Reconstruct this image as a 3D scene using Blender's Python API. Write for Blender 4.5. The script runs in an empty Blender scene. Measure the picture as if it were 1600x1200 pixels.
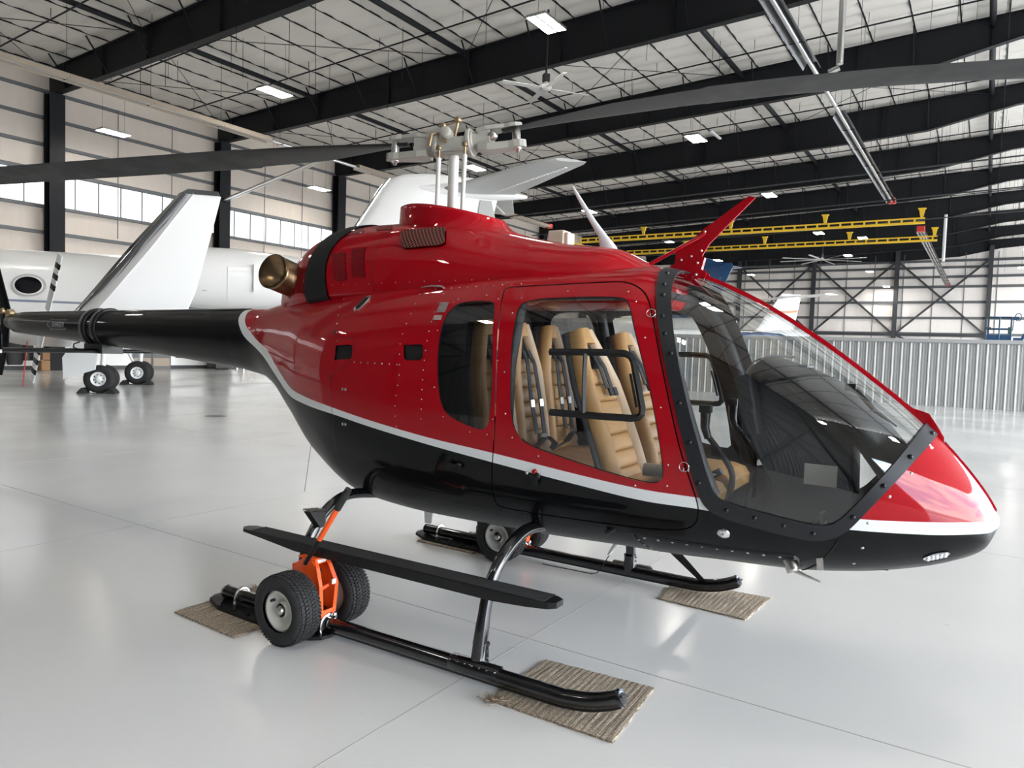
import bpy, bmesh, math, random
import numpy as np
from mathutils import Vector, Matrix
random.seed(7)
SC = bpy.context.scene
COL = SC.collection
PI = math.pi
# ------------------------------------------------------------------ camera
CAM_H = 1.795
F_PX = 1130.0
PITCH = math.atan(58 / 1130); ROLL = 0.033
cd = bpy.data.cameras.new('camera'); cam = bpy.data.objects.new('camera', cd); COL.objects.link(cam)
cd.sensor_fit = 'HORIZONTAL'; cd.sensor_width = 36.0; cd.lens = 36.0 * F_PX / 1600
cd.clip_start = 0.05; cd.clip_end = 500
fw = Vector((0, math.cos(PITCH), -math.sin(PITCH))); rt = Vector((1, 0, 0)); up = rt.cross(fw)
c_, s_ = math.cos(ROLL), math.sin(ROLL)
r2 = c_ * rt + s_ * up; u2 = -s_ * rt + c_ * up
cam.matrix_world = Matrix(((r2.x, u2.x, -fw.x, 0), (r2.y, u2.y, -fw.y, 0), (r2.z, u2.z, -fw.z, CAM_H), (0, 0, 0, 1)))
SC.camera = cam
SC.view_settings.view_transform = 'Standard'; SC.view_settings.look = 'None'
SC.view_settings.gamma = 1.0; SC.view_settings.use_curve_mapping = False
SC.view_settings.exposure = 0.85
# ------------------------------------------------------------------ sky
W = bpy.data.worlds.new('sky'); SC.world = W; W.use_nodes = True
SKY_STRENGTH = 9.0
def build_sky():
    nt = W.node_tree; nt.nodes.clear(); N = nt.nodes.new; L = nt.links.new
    out = N('ShaderNodeOutputWorld'); bg = N('ShaderNodeBackground'); L(bg.outputs[0], out.inputs[0])
    tc = N('ShaderNodeTexCoord')
    mp = N('ShaderNodeMapping'); mp.inputs['Scale'].default_value = (1, 1, 2.2); L(tc.outputs['Generated'], mp.inputs[0])
    nz = N('ShaderNodeTexNoise'); nz.inputs['Scale'].default_value = 3.2; nz.inputs['Detail'].default_value = 7; nz.inputs['Roughness'].default_value = .6
    L(mp.outputs[0], nz.inputs['Vector'])
    rp = N('ShaderNodeValToRGB'); e = rp.color_ramp.elements
    e[0].position = .40; e[0].color = (.42, .58, .80, 1); e[1].position = .54; e[1].color = (1, .99, .97, 1)
    L(nz.outputs[0], rp.inputs[0]); L(rp.outputs[0], bg.inputs[0]); bg.inputs[1].default_value = SKY_STRENGTH
build_sky()
LAMP_STRENGTH = 42.0
# ------------------------------------------------------------------ frames of reference
AZ = math.radians(33.2)          # hangar long axis, measured from the view direction
KH = 1.0559                      # hangar measurements to metres
ROT_H = -AZ
def hw(b, a, z=0.0):             # hangar coordinates -> world
    b, a, z = b * KH, a * KH, z * KH
    return Vector((b * math.cos(AZ) + a * math.sin(AZ), -b * math.sin(AZ) + a * math.cos(AZ), z))
HE = math.radians(31.5)
HORG = Vector((-0.37, 5.20, 0)); ZO = 0.095
# ------------------------------------------------------------------ helpers
MATS = {}
def mat(name, col, rough=.5, metal=0., coat=0., spec=.5, emit=None, noise=0., nscale=8., bump=0., bscale=30., rvar=0., stretch=None):
    m = bpy.data.materials.new(name); m.use_nodes = True; nt = m.node_tree; b = nt.nodes['Principled BSDF']
    N = nt.nodes.new; L = nt.links.new
    b.inputs['Base Color'].default_value = (*col, 1); b.inputs['Roughness'].default_value = rough
    b.inputs['Metallic'].default_value = metal; b.inputs['Coat Weight'].default_value = coat
    b.inputs['Coat Roughness'].default_value = .0; b.inputs['Specular IOR Level'].default_value = spec
    if emit: b.inputs['Emission Color'].default_value = (*emit[:3], 1); b.inputs['Emission Strength'].default_value = emit[3]
    if noise or bump or rvar:
        tc = N('ShaderNodeTexCoord'); src = tc.outputs['Object']
        if stretch:
            mp = N('ShaderNodeMapping'); mp.inputs['Scale'].default_value = stretch; L(src, mp.inputs[0]); src = mp.outputs[0]
        nz = N('ShaderNodeTexNoise'); nz.inputs['Scale'].default_value = nscale; nz.inputs['Detail'].default_value = 5; L(src, nz.inputs['Vector'])
        if noise:
            mx = N('ShaderNodeMix'); mx.data_type = 'RGBA'
            mx.inputs[6].default_value = (*[c * (1 - noise) for c in col], 1); mx.inputs[7].default_value = (*[min(1, c * (1 + noise)) for c in col], 1)
            L(nz.outputs[0], mx.inputs[0]); L(mx.outputs[2], b.inputs['Base Color'])
        if rvar:
            mr = N('ShaderNodeMapRange'); mr.inputs[1].default_value = .3; mr.inputs[2].default_value = .7
            mr.inputs[3].default_value = max(0, rough - rvar); mr.inputs[4].default_value = rough + rvar
            L(nz.outputs[0], mr.inputs[0]); L(mr.outputs[0], b.inputs['Roughness'])
        if bump:
            n2 = N('ShaderNodeTexNoise'); n2.inputs['Scale'].default_value = bscale; n2.inputs['Detail'].default_value = 3; L(src, n2.inputs['Vector'])
            bp = N('ShaderNodeBump'); bp.inputs['Strength'].default_value = bump; bp.inputs['Distance'].default_value = .02
            L(n2.outputs[0], bp.inputs['Height']); L(bp.outputs[0], b.inputs['Normal'])
    MATS[name] = m; return m
def glass_mat(name, tint=(.93, .95, .95), ior=1.45, rough=.0):
    m = bpy.data.materials.new(name); m.use_nodes = True; nt = m.node_tree; nt.nodes.clear(); N = nt.nodes.new; L = nt.links.new
    o = N('ShaderNodeOutputMaterial'); mx = N('ShaderNodeMixShader'); t = N('ShaderNodeBsdfTransparent'); g = N('ShaderNodeBsdfGlossy')
    lw = N('ShaderNodeLayerWeight'); lw.inputs['Blend'].default_value = .5
    t.inputs[0].default_value = (*tint, 1); g.inputs['Roughness'].default_value = rough; g.inputs[0].default_value = (1, 1, 1, 1)
    cv = N('ShaderNodeMath'); cv.operation = 'POWER'; cv.inputs[1].default_value = 3.5; L(lw.outputs['Facing'], cv.inputs[0])
    ma = N('ShaderNodeMath'); ma.operation = 'MULTIPLY_ADD'; ma.inputs[1].default_value = .8; ma.inputs[2].default_value = ior; L(cv.outputs[0], ma.inputs[0])
    L(ma.outputs[0], mx.inputs[0]); L(t.outputs[0], mx.inputs[1]); L(g.outputs[0], mx.inputs[2]); L(mx.outputs[0], o.inputs[0])
    MATS[name] = m; return m
class MB:
    def __init__(s): s.v = []; s.f = []; s.m = []; s.sm = []
    def add(s, vs, fs, mi=0, smooth=False, M=None):
        o = len(s.v)
        if M is not None: vs = [M @ Vector(v) for v in vs]
        s.v += [tuple(v) for v in vs]; s.f += [tuple(i + o for i in f) for f in fs]; s.m += [mi] * len(fs); s.sm += [smooth] * len(fs); return s
    def box(s, c, d, mi=0, M=None, taper=None):
        x, y, z = [k / 2 for k in d]; t = taper or (1, 1)
        vs = [(-x, -y, -z), (x, -y, -z), (x, y, -z), (-x, y, -z), (-x * t[0], -y * t[1], z), (x * t[0], -y * t[1], z), (x * t[0], y * t[1], z), (-x * t[0], y * t[1], z)]
        vs = [(a + c[0], b + c[1], e + c[2]) for a, b, e in vs]
        return s.add(vs, [(0, 3, 2, 1), (4, 5, 6, 7), (0, 1, 5, 4), (1, 2, 6, 5), (2, 3, 7, 6), (3, 0, 4, 7)], mi, False, M)
    def bar(s, p, q, w, h=None, mi=0, upv=(0, 0, 1)):
        p, q = Vector(p), Vector(q); h = h or w; d = q - p; L_ = d.length; d.normalize(); u = Vector(upv)
        if abs(d.dot(u)) > .98: u = Vector((1, 0, 0))
        x = d.cross(u).normalized(); z = x.cross(d).normalized()
        M = Matrix(((x.x, d.x, z.x, (p.x + q.x) / 2), (x.y, d.y, z.y, (p.y + q.y) / 2), (x.z, d.z, z.z, (p.z + q.z) / 2), (0, 0, 0, 1)))
        return s.box((0, 0, 0), (w, L_, h), mi, M)
    def tube(s, pts, r, seg=10, mi=0, caps=True, sq=(1, 1), smooth=True):
        P = [Vector(p) for p in pts]; n = len(P); R = r if isinstance(r, (list, tuple)) else [r] * n
        T = [((P[min(i + 1, n - 1)] - P[max(i - 1, 0)])).normalized() for i in range(n)]
        u = Vector((0, 0, 1)) if abs(T[0].z) < .9 else Vector((1, 0, 0))
        x = T[0].cross(u).normalized(); vs = []
        for i in range(n):
            x = (x - T[i] * x.dot(T[i])).normalized(); y = T[i].cross(x)
            for k in range(seg):
                a = 2 * PI * k / seg; vs.append(P[i] + x * math.cos(a) * R[i] * sq[0] + y * math.sin(a) * R[i] * sq[1])
        fs = [(i * seg + k, i * seg + (k + 1) % seg, (i + 1) * seg + (k + 1) % seg, (i + 1) * seg + k) for i in range(n - 1) for k in range(seg)]
        s.add(vs, fs, mi, smooth)
        if caps:
            s.add(vs[:seg], [tuple(range(seg))[::-1]], mi); s.add(vs[-seg:], [tuple(range(seg))], mi)
        return s
    def lathe(s, prof, p, ax, seg=32, mi=0, smooth=True):      # prof: (radius, height along axis)
        ax = Vector(ax).normalized(); u = Vector((0, 0, 1)) if abs(ax.z) < .9 else Vector((1, 0, 0))
        x = ax.cross(u).normalized(); y = ax.cross(x); p = Vector(p); vs = []
        for r, h in prof:
            for k in range(seg):
                a = 2 * PI * k / seg; vs.append(p + ax * h + x * math.cos(a) * r + y * math.sin(a) * r)
        fs = [(i * seg + k, (i + 1) * seg + k, (i + 1) * seg + (k + 1) % seg, i * seg + (k + 1) % seg) for i in range(len(prof) - 1) for k in range(seg)]
        return s.add(vs, fs, mi, smooth)
    def prism(s, poly, t0, t1, axis='y', mi=0):                 # poly in the other two axes
        def P(a, b, t): return {'y': (a, t, b), 'x': (t, a, b), 'z': (a, b, t)}[axis]
        n = len(poly); vs = [P(a, b, t0) for a, b in poly] + [P(a, b, t1) for a, b in poly]
        fs = [tuple(range(n)), tuple(range(2 * n - 1, n - 1, -1))] + [(i, i + n, (i + 1) % n + n, (i + 1) % n) for i in range(n)]
        return s.add(vs, fs, mi)
    def loft(s, rings, mi=0, closed=True, caps=True, smooth=True):
        n = len(rings[0]); vs = [v for r in rings for v in r]
        fs = [(i * n + k, i * n + (k + 1) % n, (i + 1) * n + (k + 1) % n, (i + 1) * n + k) for i in range(len(rings) - 1) for k in range(n if closed else n - 1)]
        s.add(vs, fs, mi, smooth)
        if caps: s.add(list(rings[0]), [tuple(range(n))[::-1]], mi, smooth); s.add(list(rings[-1]), [tuple(range(n))], mi, smooth)
        return s
    def build(s, name, mats, parent=None, zo=0., scale=1., fix=True, auto=None):
        me = bpy.data.meshes.new(name)
        me.from_pydata([(v[0] * scale, v[1] * scale, v[2] * scale + zo) for v in s.v], [], s.f)
        for m in (mats if isinstance(mats, (list, tuple)) else [mats]): me.materials.append(m)
        me.polygons.foreach_set('material_index', s.m); me.polygons.foreach_set('use_smooth', s.sm)
        if fix:
            bm = bmesh.new(); bm.from_mesh(me); bmesh.ops.recalc_face_normals(bm, faces=bm.faces); bm.to_mesh(me); bm.free()
        o = bpy.data.objects.new(name, me); COL.objects.link(o)
        if parent: o.parent = parent
        if auto is not None: bev(o, auto)
        return o
def bev(o, w=.004, seg=2, ang=35):
    m = o.modifiers.new('b', 'BEVEL'); m.width = w; m.segments = seg; m.limit_method = 'ANGLE'; m.angle_limit = math.radians(ang); m.harden_normals = False
    return o
def empty(name, loc, rz=0.):
    o = bpy.data.objects.new(name, None); COL.objects.link(o); o.location = loc; o.rotation_euler = (0, 0, rz); o.empty_display_size = .3; return o
def tag(o, label=None, cat=None, group=None, kind=None):
    if label: o['label'] = label
    if cat: o['category'] = cat
    if group: o['group'] = group
    if kind: o['kind'] = kind
    return o
def inst(o, parent=None, loc=None, name=None):
    c = o.copy(); COL.objects.link(c)
    if parent: c.parent = parent
    if loc is not None: c.location = loc
    return c
def copy_tree(o, parent=None):
    c = o.copy(); COL.objects.link(c); c.parent = parent
    for ch in [x for x in o.children]: copy_tree(ch, c)
    return c
def hbuild(mb, name, mats, parent=None, kind=None, **k):       # built in hangar coordinates (b, a, z)
    o = mb.build(name, mats, parent, scale=KH, **k)
    if parent is None: o.rotation_euler = (0, 0, ROT_H)
    if kind: o['kind'] = kind
    return o
# ------------------------------------------------------------------ materials
RED = mat('red_paint', (.36, .0009, .007), .5, coat=.72, spec=.05)
BLACKP = mat('black_paint', (.0025, .0027, .0033), .5, coat=.38, spec=.06)
WHITEP = mat('white_paint', (.78, .80, .80), .3, coat=.6)
FRAMEB = mat('frame_black', (.012, .013, .0155), .42, spec=.35)
SATIN = mat('satin_black', (.007, .007, .008), .42, spec=.35)
GLOSSB = mat('gloss_black_tube', (.005, .005, .006), .16, coat=.7)
GRIT = mat('grit_black', (.012, .012, .013), .8, noise=.7, nscale=60, bump=.8, bscale=300)
RUBBER = mat('rubber', (.016, .016, .017), .75, bump=.3, bscale=120)
GREY = mat('hub_grey', (.33, .32, .28), .38, noise=.08, nscale=20)
GREYROD = mat('rod_grey', (.56, .56, .52), .35)
STEEL = mat('steel', (.55, .53, .50), .28, metal=1.)
CHROME = mat('chrome', (.8, .8, .8), .12, metal=1.)
GOLD = mat('gold_anodised', (.33, .24, .14), .38, metal=.8, noise=.3, nscale=40)
EXH = mat('heat_stained_steel', (.24, .155, .085), .25, metal=1., noise=.5, nscale=14)
BLADE = mat('blade_grey', (.030, .030, .031), .55, noise=.25, nscale=5, rvar=.1)
BLADEB = mat('blade_root_black', (.008, .008, .008), .45)
ORANGE = mat('orange_paint', (.90, .105, .012), .35, coat=.3, noise=.06)
TAN = mat('tan_leather', (.60, .34, .13), .45, noise=.06, nscale=12, bump=.15, bscale=220)
TANL = mat('pale_leather', (.62, .43, .27), .42, noise=.06, bump=.15, bscale=220)
BELT = mat('belt_black', (.02, .021, .023), .6, bump=.2, bscale=400)
TRIMD = mat('cabin_dark', (.018, .018, .020), .6)
TRIMG = mat('cabin_grey', (.055, .058, .062), .6)
LINER = mat('headliner', (.14, .13, .12), .8)
SCREENM = mat('screen_glass', (.004, .004, .006), .06, coat=1.)
GLASS = glass_mat('cabin_glass', (.88, .90, .90), .08)
GLASSD = glass_mat('tinted_glass', (.30, .30, .31), .07)
HOLE = mat('hole_black', (.003, .003, .003), .9)
STEELB = mat('rafter_steel', (.0058, .0064, .0088), .6, spec=.3, noise=.1)
GIRTS = mat('girt_grey', (.13, .135, .14), .5)
TWO_SIDED = []
COLG = mat('column_grey', (.035, .037, .042), .5)
INSU = mat('insulation', (.68, .65, .60), .55, noise=.05, nscale=1.2, bump=.6, bscale=2.2, stretch=(1, 1, 3))
INSW = mat('wall_insulation', (.66, .585, .515), .5, noise=.06, nscale=.8, bump=.8, bscale=1.3, stretch=(2.5, 2.5, .8))
RIBG = mat('rib_metal', (.30, .305, .30), .45, noise=.05)
RIBD = mat('rib_metal_dark', (.10, .105, .11), .4, metal=.2)
JETW = mat('jet_white', (.80, .80, .79), .28, coat=.6)
JETG = mat('jet_grey', (.42, .42, .41), .35)
JETB = mat('jet_blue', (.012, .06, .16), .3, coat=.6)
LIFTB = mat('lift_blue', (.006, .045, .11), .4)
YEL = mat('crane_yellow', (.72, .46, .02), .45)
WIN = mat('frosted_pane', (.85, .87, .88), .4, emit=(.93, .96, 1., .8))
BEIGE = mat('heater_beige', (.36, .30, .24), .5)
HALU = mat('heater_reflector', (.24, .24, .245), .3, metal=.9)
ALU = mat('aluminium', (.62, .62, .62), .3, metal=1.)
REDB = mat('burner_red', (.5, .03, .02), .5)
TUBE = mat('lamp_tube', (1, 1, 1), .5, emit=(1., .96, .88, LAMP_STRENGTH))
FANW = mat('fan_grey', (.5, .5, .48), .5)
DIRT = mat('joint_line', (.33, .33, .32), .6)

def line_inside(m, dark=(.016, .016, .018)):      # painted skin with bare dark primer on its inner face
    nt = m.node_tree; b = nt.nodes['Principled BSDF']; N = nt.nodes.new; L = nt.links.new
    g = N('ShaderNodeNewGeometry'); mx = N('ShaderNodeMix'); mx.data_type = 'RGBA'; mx.inputs[6].default_value = b.inputs['Base Color'].default_value; mx.inputs[7].default_value = (*dark, 1)
    L(g.outputs['Backfacing'], mx.inputs[0]); L(mx.outputs[2], b.inputs['Base Color'])
for m_ in (RED, WHITEP, BLACKP): pass
RED_SKIN = mat('red_skin', (.36, .0009, .007), .5, coat=.72, spec=.05); line_inside(RED_SKIN)
WHITE_SKIN = mat('white_skin', (.78, .80, .80), .4, coat=.5); line_inside(WHITE_SKIN)
BLACK_SKIN = mat('black_skin', (.0025, .0027, .0033), .5, coat=.38, spec=.06); line_inside(BLACK_SKIN)
# ------------------------------------------------------------------ hangar structure
BAYS = [15.7 + 8.3 * k for k in range(-3, 10)]     # frame lines along the hangar
B0, B1, A0, A1 = -35.0, 15.0, -9.2, 90.4
def roofz(b): return 13.32 + .038 * (min(b, 10 - b) + 35)
def floor_mat():
    m = bpy.data.materials.new('epoxy_floor'); m.use_nodes = True; nt = m.node_tree; b = nt.nodes['Principled BSDF']; N = nt.nodes.new; L = nt.links.new
    tc = N('ShaderNodeTexCoord')
    n1 = N('ShaderNodeTexNoise'); n1.inputs['Scale'].default_value = .35; n1.inputs['Detail'].default_value = 6; L(tc.outputs['Object'], n1.inputs['Vector'])
    mx = N('ShaderNodeMix'); mx.data_type = 'RGBA'; mx.inputs[6].default_value = (.56, .56, .555, 1); mx.inputs[7].default_value = (.66, .66, .65, 1); L(n1.outputs[0], mx.inputs[0])
    mp = N('ShaderNodeMapping'); mp.inputs['Rotation'].default_value = (0, 0, .5); mp.inputs['Scale'].default_value = (.6, 14, 1); L(tc.outputs['Object'], mp.inputs[0])
    n2 = N('ShaderNodeTexNoise'); n2.inputs['Scale'].default_value = 1.3; n2.inputs['Detail'].default_value = 7; n2.inputs['Roughness'].default_value = .7; L(mp.outputs[0], n2.inputs['Vector'])
    r2 = N('ShaderNodeValToRGB'); e = r2.color_ramp.elements; e[0].position = .74; e[0].color = (0, 0, 0, 1); e[1].position = .80; e[1].color = (1, 1, 1, 1); L(n2.outputs[0], r2.inputs[0])
    vo = N('ShaderNodeTexNoise'); vo.inputs['Scale'].default_value = 5.5; vo.inputs['Detail'].default_value = 4; L(tc.outputs['Object'], vo.inputs['Vector'])
    r3 = N('ShaderNodeValToRGB'); e = r3.color_ramp.elements; e[0].position = .73; e[0].color = (0, 0, 0, 1); e[1].position = .76; e[1].color = (1, 1, 1, 1); L(vo.outputs[0], r3.inputs[0])
    ad = N('ShaderNodeMath'); ad.operation = 'MAXIMUM'; L(r2.outputs[0], ad.inputs[0]); L(r3.outputs[0], ad.inputs[1])
    am = N('ShaderNodeMath'); am.operation = 'MULTIPLY'; am.inputs[1].default_value = .28; L(ad.outputs[0], am.inputs[0])
    m2 = N('ShaderNodeMix'); m2.data_type = 'RGBA'; L(am.outputs[0], m2.inputs[0]); L(mx.outputs[2], m2.inputs[6]); m2.inputs[7].default_value = (.34, .33, .30, 1)
    L(m2.outputs[2], b.inputs['Base Color'])
    mr = N('ShaderNodeMapRange'); mr.inputs[1].default_value = .35; mr.inputs[2].default_value = .65; mr.inputs[3].default_value = .15; mr.inputs[4].default_value = .24; L(n1.outputs[0], mr.inputs[0]); L(mr.outputs[0], b.inputs['Roughness'])
    n3 = N('ShaderNodeTexNoise'); n3.inputs['Scale'].default_value = 1.6; n3.inputs['Detail'].default_value = 2; L(tc.outputs['Object'], n3.inputs['Vector'])
    bp = N('ShaderNodeBump'); bp.inputs['Strength'].default_value = .10; bp.inputs['Distance'].default_value = .02; L(n3.outputs[0], bp.inputs['Height']); L(bp.outputs[0], b.inputs['Normal'])
    b.inputs['Specular IOR Level'].default_value = .42
    return m
EPOXY = floor_mat()
TARMAC = mat('apron_concrete', (.42, .41, .39), .8, noise=.1, nscale=.5)
fl = hbuild(MB().box(((B0 + B1) / 2, (A0 + A1) / 2, -.1), (B1 - B0, A1 - A0, .2)), 'floor', EPOXY, kind='structure')
j = MB()
for k in range(0, 9): j.box((-6, 3.55 + 4.15 * k, .0003), (56, .006, .0012))
for k in range(0, 8): j.box((-2.15 - 4.1 * k, 38, .0003), (.006, 92, .0012))
o = hbuild(j, 'floor_joint', DIRT, kind='structure')
# ground outside the open door
hbuild(MB().box((B1 + 100, 40, -.12), (200, 400, .2)), 'apron', TARMAC, kind='structure')
# ceiling blanket: pillows between seams
def ceiling():
    bs = np.arange(B0 - .5, B1 + .76, .5); as_ = np.arange(A0, A1 + .01, .15)
    vs = []; nb = len(bs)
    for a in as_:
        pa = abs(math.sin(PI * a / .9)) ** .5
        for b in bs:
            pb = .45 + .55 * abs(math.sin(PI * (b - .25) / 1.5)) ** .7
            vs.append((b, a, roofz(b) - .02 - .20 * pa * pb - .012 * math.sin(a * 2.3 + b * 1.7)))
    fs = [(i * nb + k, i * nb + k + 1, (i + 1) * nb + k + 1, (i + 1) * nb + k) for i in range(len(as_) - 1) for k in range(nb - 1)]
    m = MB(); m.add(vs, fs, 0, True)
    return hbuild(m, 'ceiling', INSU, kind='structure', fix=False)
ceil = ceiling()
rf = MB(); rf.add([(B0 - .6, A0 - .5, roofz(B0) + .15), (5, A0 - .5, roofz(5) + .15), (5, A1 + .5, roofz(5) + .15), (B0 - .6, A1 + .5, roofz(B0) + .15),
                   (B1 + .8, A0 - .5, roofz(B1) + .15), (B1 + .8, A1 + .5, roofz(B1) + .15)], [(0, 1, 2, 3), (1, 4, 5, 2)])
hbuild(rf, 'roof_deck', GIRTS, kind='structure', fix=False)
# purlins, parts of the ceiling
pm = MB().box((0, (A0 + A1) / 2, 0), (.045, A1 - A0, .05))
pu = hbuild(pm, 'purlin', STEELB, ceil)
b = B0 + .5; first = True
while b < B1:
    if abs(b - 5) > .3:
        q = pu if first else inst(pu, ceil); first = False
        q.location = (b * KH, 0, (roofz(b) - .17) * KH)
    b += 1.5
# insulation seams' thin wires
wm = MB()
for k in range(int((A1 - A0) / .9) + 1):
    a = math.ceil(A0 / .9) * .9 + .9 * k
    if a < 60: wm.add([(B0, a - .012, roofz(B0) - .03), (B0, a + .012, roofz(B0) - .03), (5, a + .012, roofz(5) - .03), (5, a - .012, roofz(5) - .03)], [(0, 1, 2, 3)])
o = hbuild(wm, 'insulation_strap', GIRTS, ceil, fix=False); o['kind'] = 'stuff'
# portal rafters
BOT = [(-35, 12.0), (-30, 12.02), (-19, 12.2), (-10.8, 12.45), (-6, 12.62), (-3, 12.8), (.5, 13.5), (5, 13.9), (9.5, 13.5), (13, 12.8), (15, 12.7)]
TOP = [(15, 14.3), (5, 14.62), (-3, 14.3), (-10.8, 13.98), (-19, 13.66), (-35, 13.08)]
def botz(b): return float(np.interp(b, [p[0] for p in BOT], [p[1] for p in BOT]))
def rafter():
    m = MB(); poly = BOT + TOP
    n = len(BOT)
    bb = sorted(set([p[0] for p in BOT] + [p[0] for p in TOP]))
    for i in range(len(bb) - 1):
        b0, b1 = bb[i], bb[i + 1]; t0 = float(np.interp(b0, [p[0] for p in TOP[::-1]], [p[1] for p in TOP[::-1]])); t1 = float(np.interp(b1, [p[0] for p in TOP[::-1]], [p[1] for p in TOP[::-1]]))
        z0, z1 = botz(b0), botz(b1)
        for (c, h0, l0, h1, l1) in ((.012, t0, z0, t1, z1), (.15, z0 + .03, z0, z1 + .03, z1), (.13, t0, t0 - .03, t1, t1 - .03)):
            m.add([(b0, -c, l0), (b1, -c, l1), (b1, c, l1), (b0, c, l0), (b0, -c, h0), (b1, -c, h1), (b1, c, h1), (b0, c, h0)],
                  [(0, 3, 2, 1), (4, 5, 6, 7), (0, 1, 5, 4), (1, 2, 6, 5), (2, 3, 7, 6), (3, 0, 4, 7)])
    for b in (-33.5, -30.4, -27.2, -22.7, -18.3, -14, -9.6, -5, -3, -.5, 5, 10):
        t = float(np.interp(b, [p[0] for p in TOP[::-1]], [p[1] for p in TOP[::-1]])); z = botz(b)
        m.box((b, 0, (t + z) / 2), (.03, .24, t - z - .04))
    return m
r0 = hbuild(rafter(), 'rafter', STEELB, kind='structure')
def brace_mb():
    m = MB(); b = B0 + 2.0
    while b < B1 - 1:
        for s in (-1, 1): m.bar((b, s * .95, roofz(b) - .26), (b, s * .1, botz(b) + .1), .045, .045)
        b += 3.0
    return m
br0 = hbuild(brace_mb(), 'flange_brace', STEELB, r0); br0['kind'] = 'stuff'
first = True
for a in BAYS:
    q = r0 if first else copy_tree(r0)
    q.location = hw(0, a); first = False
# struts between the frames
sm = MB().tube([(0, .1, 0), (0, 8.2, 0)], .11, 8)
s0 = hbuild(sm, 'roof_strut', STEELB); s0['kind'] = 'structure'; first = True
for a in BAYS[:-1]:
    for b in (-27.2, -18.3, -9.6, -.5, 8.4):
        q = s0 if first else inst(s0); first = False
        q.location = hw(b, a, roofz(b) - .5)
# sprinkler mains and branch lines, wind rods
sp = MB().tube([(B0 + 1, 0, 0), (5, 0, 1.45)], .03, 6)
for k in range(9): sp.bar((-33 + 4.1 * k, 0, .1 + .038 * 4.1 * k), (-33 + 4.1 * k, 0, .5 + .038 * 4.1 * k), .015)
p0 = hbuild(sp, 'sprinkler_pipe', STEELB); p0['kind'] = 'structure'; first = True
for a in BAYS[1:-1]:
    for da in (1.6, 5.6):
        q = p0 if first else inst(p0); first = False; q.location = hw(0, a + da, 12.75)
wr = MB()
for i in range(2, 8):
    a = BAYS[i]
    for (b0, b1) in ((-34.5, -27.2), (-27.2, -18.3), (-18.3, -9.6), (-9.6, -.5)):
        if (i + int(b0)) % 2 == 0 or i < 4:
            wr.tube([(b0, a + .2, roofz(b0) - .55), (b1, a + 8.1, roofz(b1) - .55)], .014, 5)
            wr.tube([(b1, a + .2, roofz(b1) - .55), (b0, a + 8.1, roofz(b0) - .55)], .014, 5)
o = hbuild(wr, 'wind_brace_rod', STEELB, kind='structure')
hg = MB(); rnd = random.Random(3)
for _ in range(130):
    b = rnd.uniform(-7, 2); a = rnd.uniform(26, 85); t = roofz(b) - .2; hg.bar((b, a, t), (b + rnd.uniform(-.1, .1), a, t - rnd.uniform(1.5, 4.2)), .012)
for _ in range(60):
    b = rnd.uniform(-30, -8); a = rnd.uniform(14, 60); t = roofz(b) - .2; hg.bar((b, a, t), (b, a, t - rnd.uniform(.6, 2.6)), .012)
o = hbuild(hg, 'hanging_cable', STEELB, kind='structure'); 
# left wall --------------------------------------------------------
wl = MB(); WT = 13.3
wl.box((B0 - .15, (A0 + A1) / 2, 7.17 / 2), (.3, A1 - A0, 7.17)).box((B0 - .15, (A0 + A1) / 2, (8.67 + WT) / 2), (.3, A1 - A0, WT - 8.67))
wall_l = hbuild(wl, 'wall_left', INSW, kind='structure')
gm = MB().box((0, (A0 + A1) / 2, 0), (.14, A1 - A0, .05)).box((-.05, (A0 + A1) / 2, .05), (.02, A1 - A0, .16))
g0 = hbuild(gm, 'girt', GIRTS, wall_l); first = True
for z in (12.1, 10.95, 9.8, 8.69, 7.13, 6.0, 4.4, 2.5):
    q = g0 if first else inst(g0, wall_l); first = False; q.location = ((B0 + .1) * KH, 0, z * KH)
cm = MB().box((0, 0, 6.0), (.5, .03, 12.0)).box((.25, 0, 6.0), (.04, .62, 12.0)).box((-.25, 0, 6.0), (.04, .62, 12.0))
c0 = hbuild(cm, 'column', STEELB, kind='structure'); first = True
for a in BAYS:
    q = c0 if first else inst(c0); first = False; q.location = hw(B0 + .45, a)
vm = MB().box((0, 0, 0), (.03, .03, 6.0)); v0 = hbuild(vm, 'wall_seam', GIRTS, wall_l); first = True
for a in BAYS[:-1]:
    for k in (2.9, 5.6):
        q = v0 if first else inst(v0, wall_l); first = False; q.location = ((B0 + .19) * KH, (a + k) * KH, 9.2 * KH)
# strip of frosted windows
n = 0
fm = MB().box((0, .5, -.76), (.08, .07, 0)).box((0, 0, 0), (.10, .05, 1.5)).box((0, .515, .73), (.10, 1.03, .05)).box((0, .515, -.73), (.10, 1.03, .05))
pn = MB().box((0, .54, 0), (.02, .99, 1.44))
for i, a in enumerate(BAYS[:-1]):
    e = empty('window_%d' % (i + 1), hw(B0, a, 7.92), ROT_H); e['kind'] = 'structure'
    if i == 0: f0 = hbuild(fm, 'window_frame', GIRTS, e); q0 = hbuild(pn, 'pane', WIN, e)
    for k in range(8):
        f = f0 if (i == 0 and k == 0) else inst(f0, e); q = q0 if (i == 0 and k == 0) else inst(q0, e)
        f.location = (0, (.02 + 1.035 * k) * KH, 0); q.location = (0, (.02 + 1.035 * k) * KH, 0)
bs = MB().box((B0 + .03, (A0 + A1) / 2, .09), (.06, A1 - A0, .18)); hbuild(bs, 'baseboard_left', COLG, kind='structure')
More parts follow.
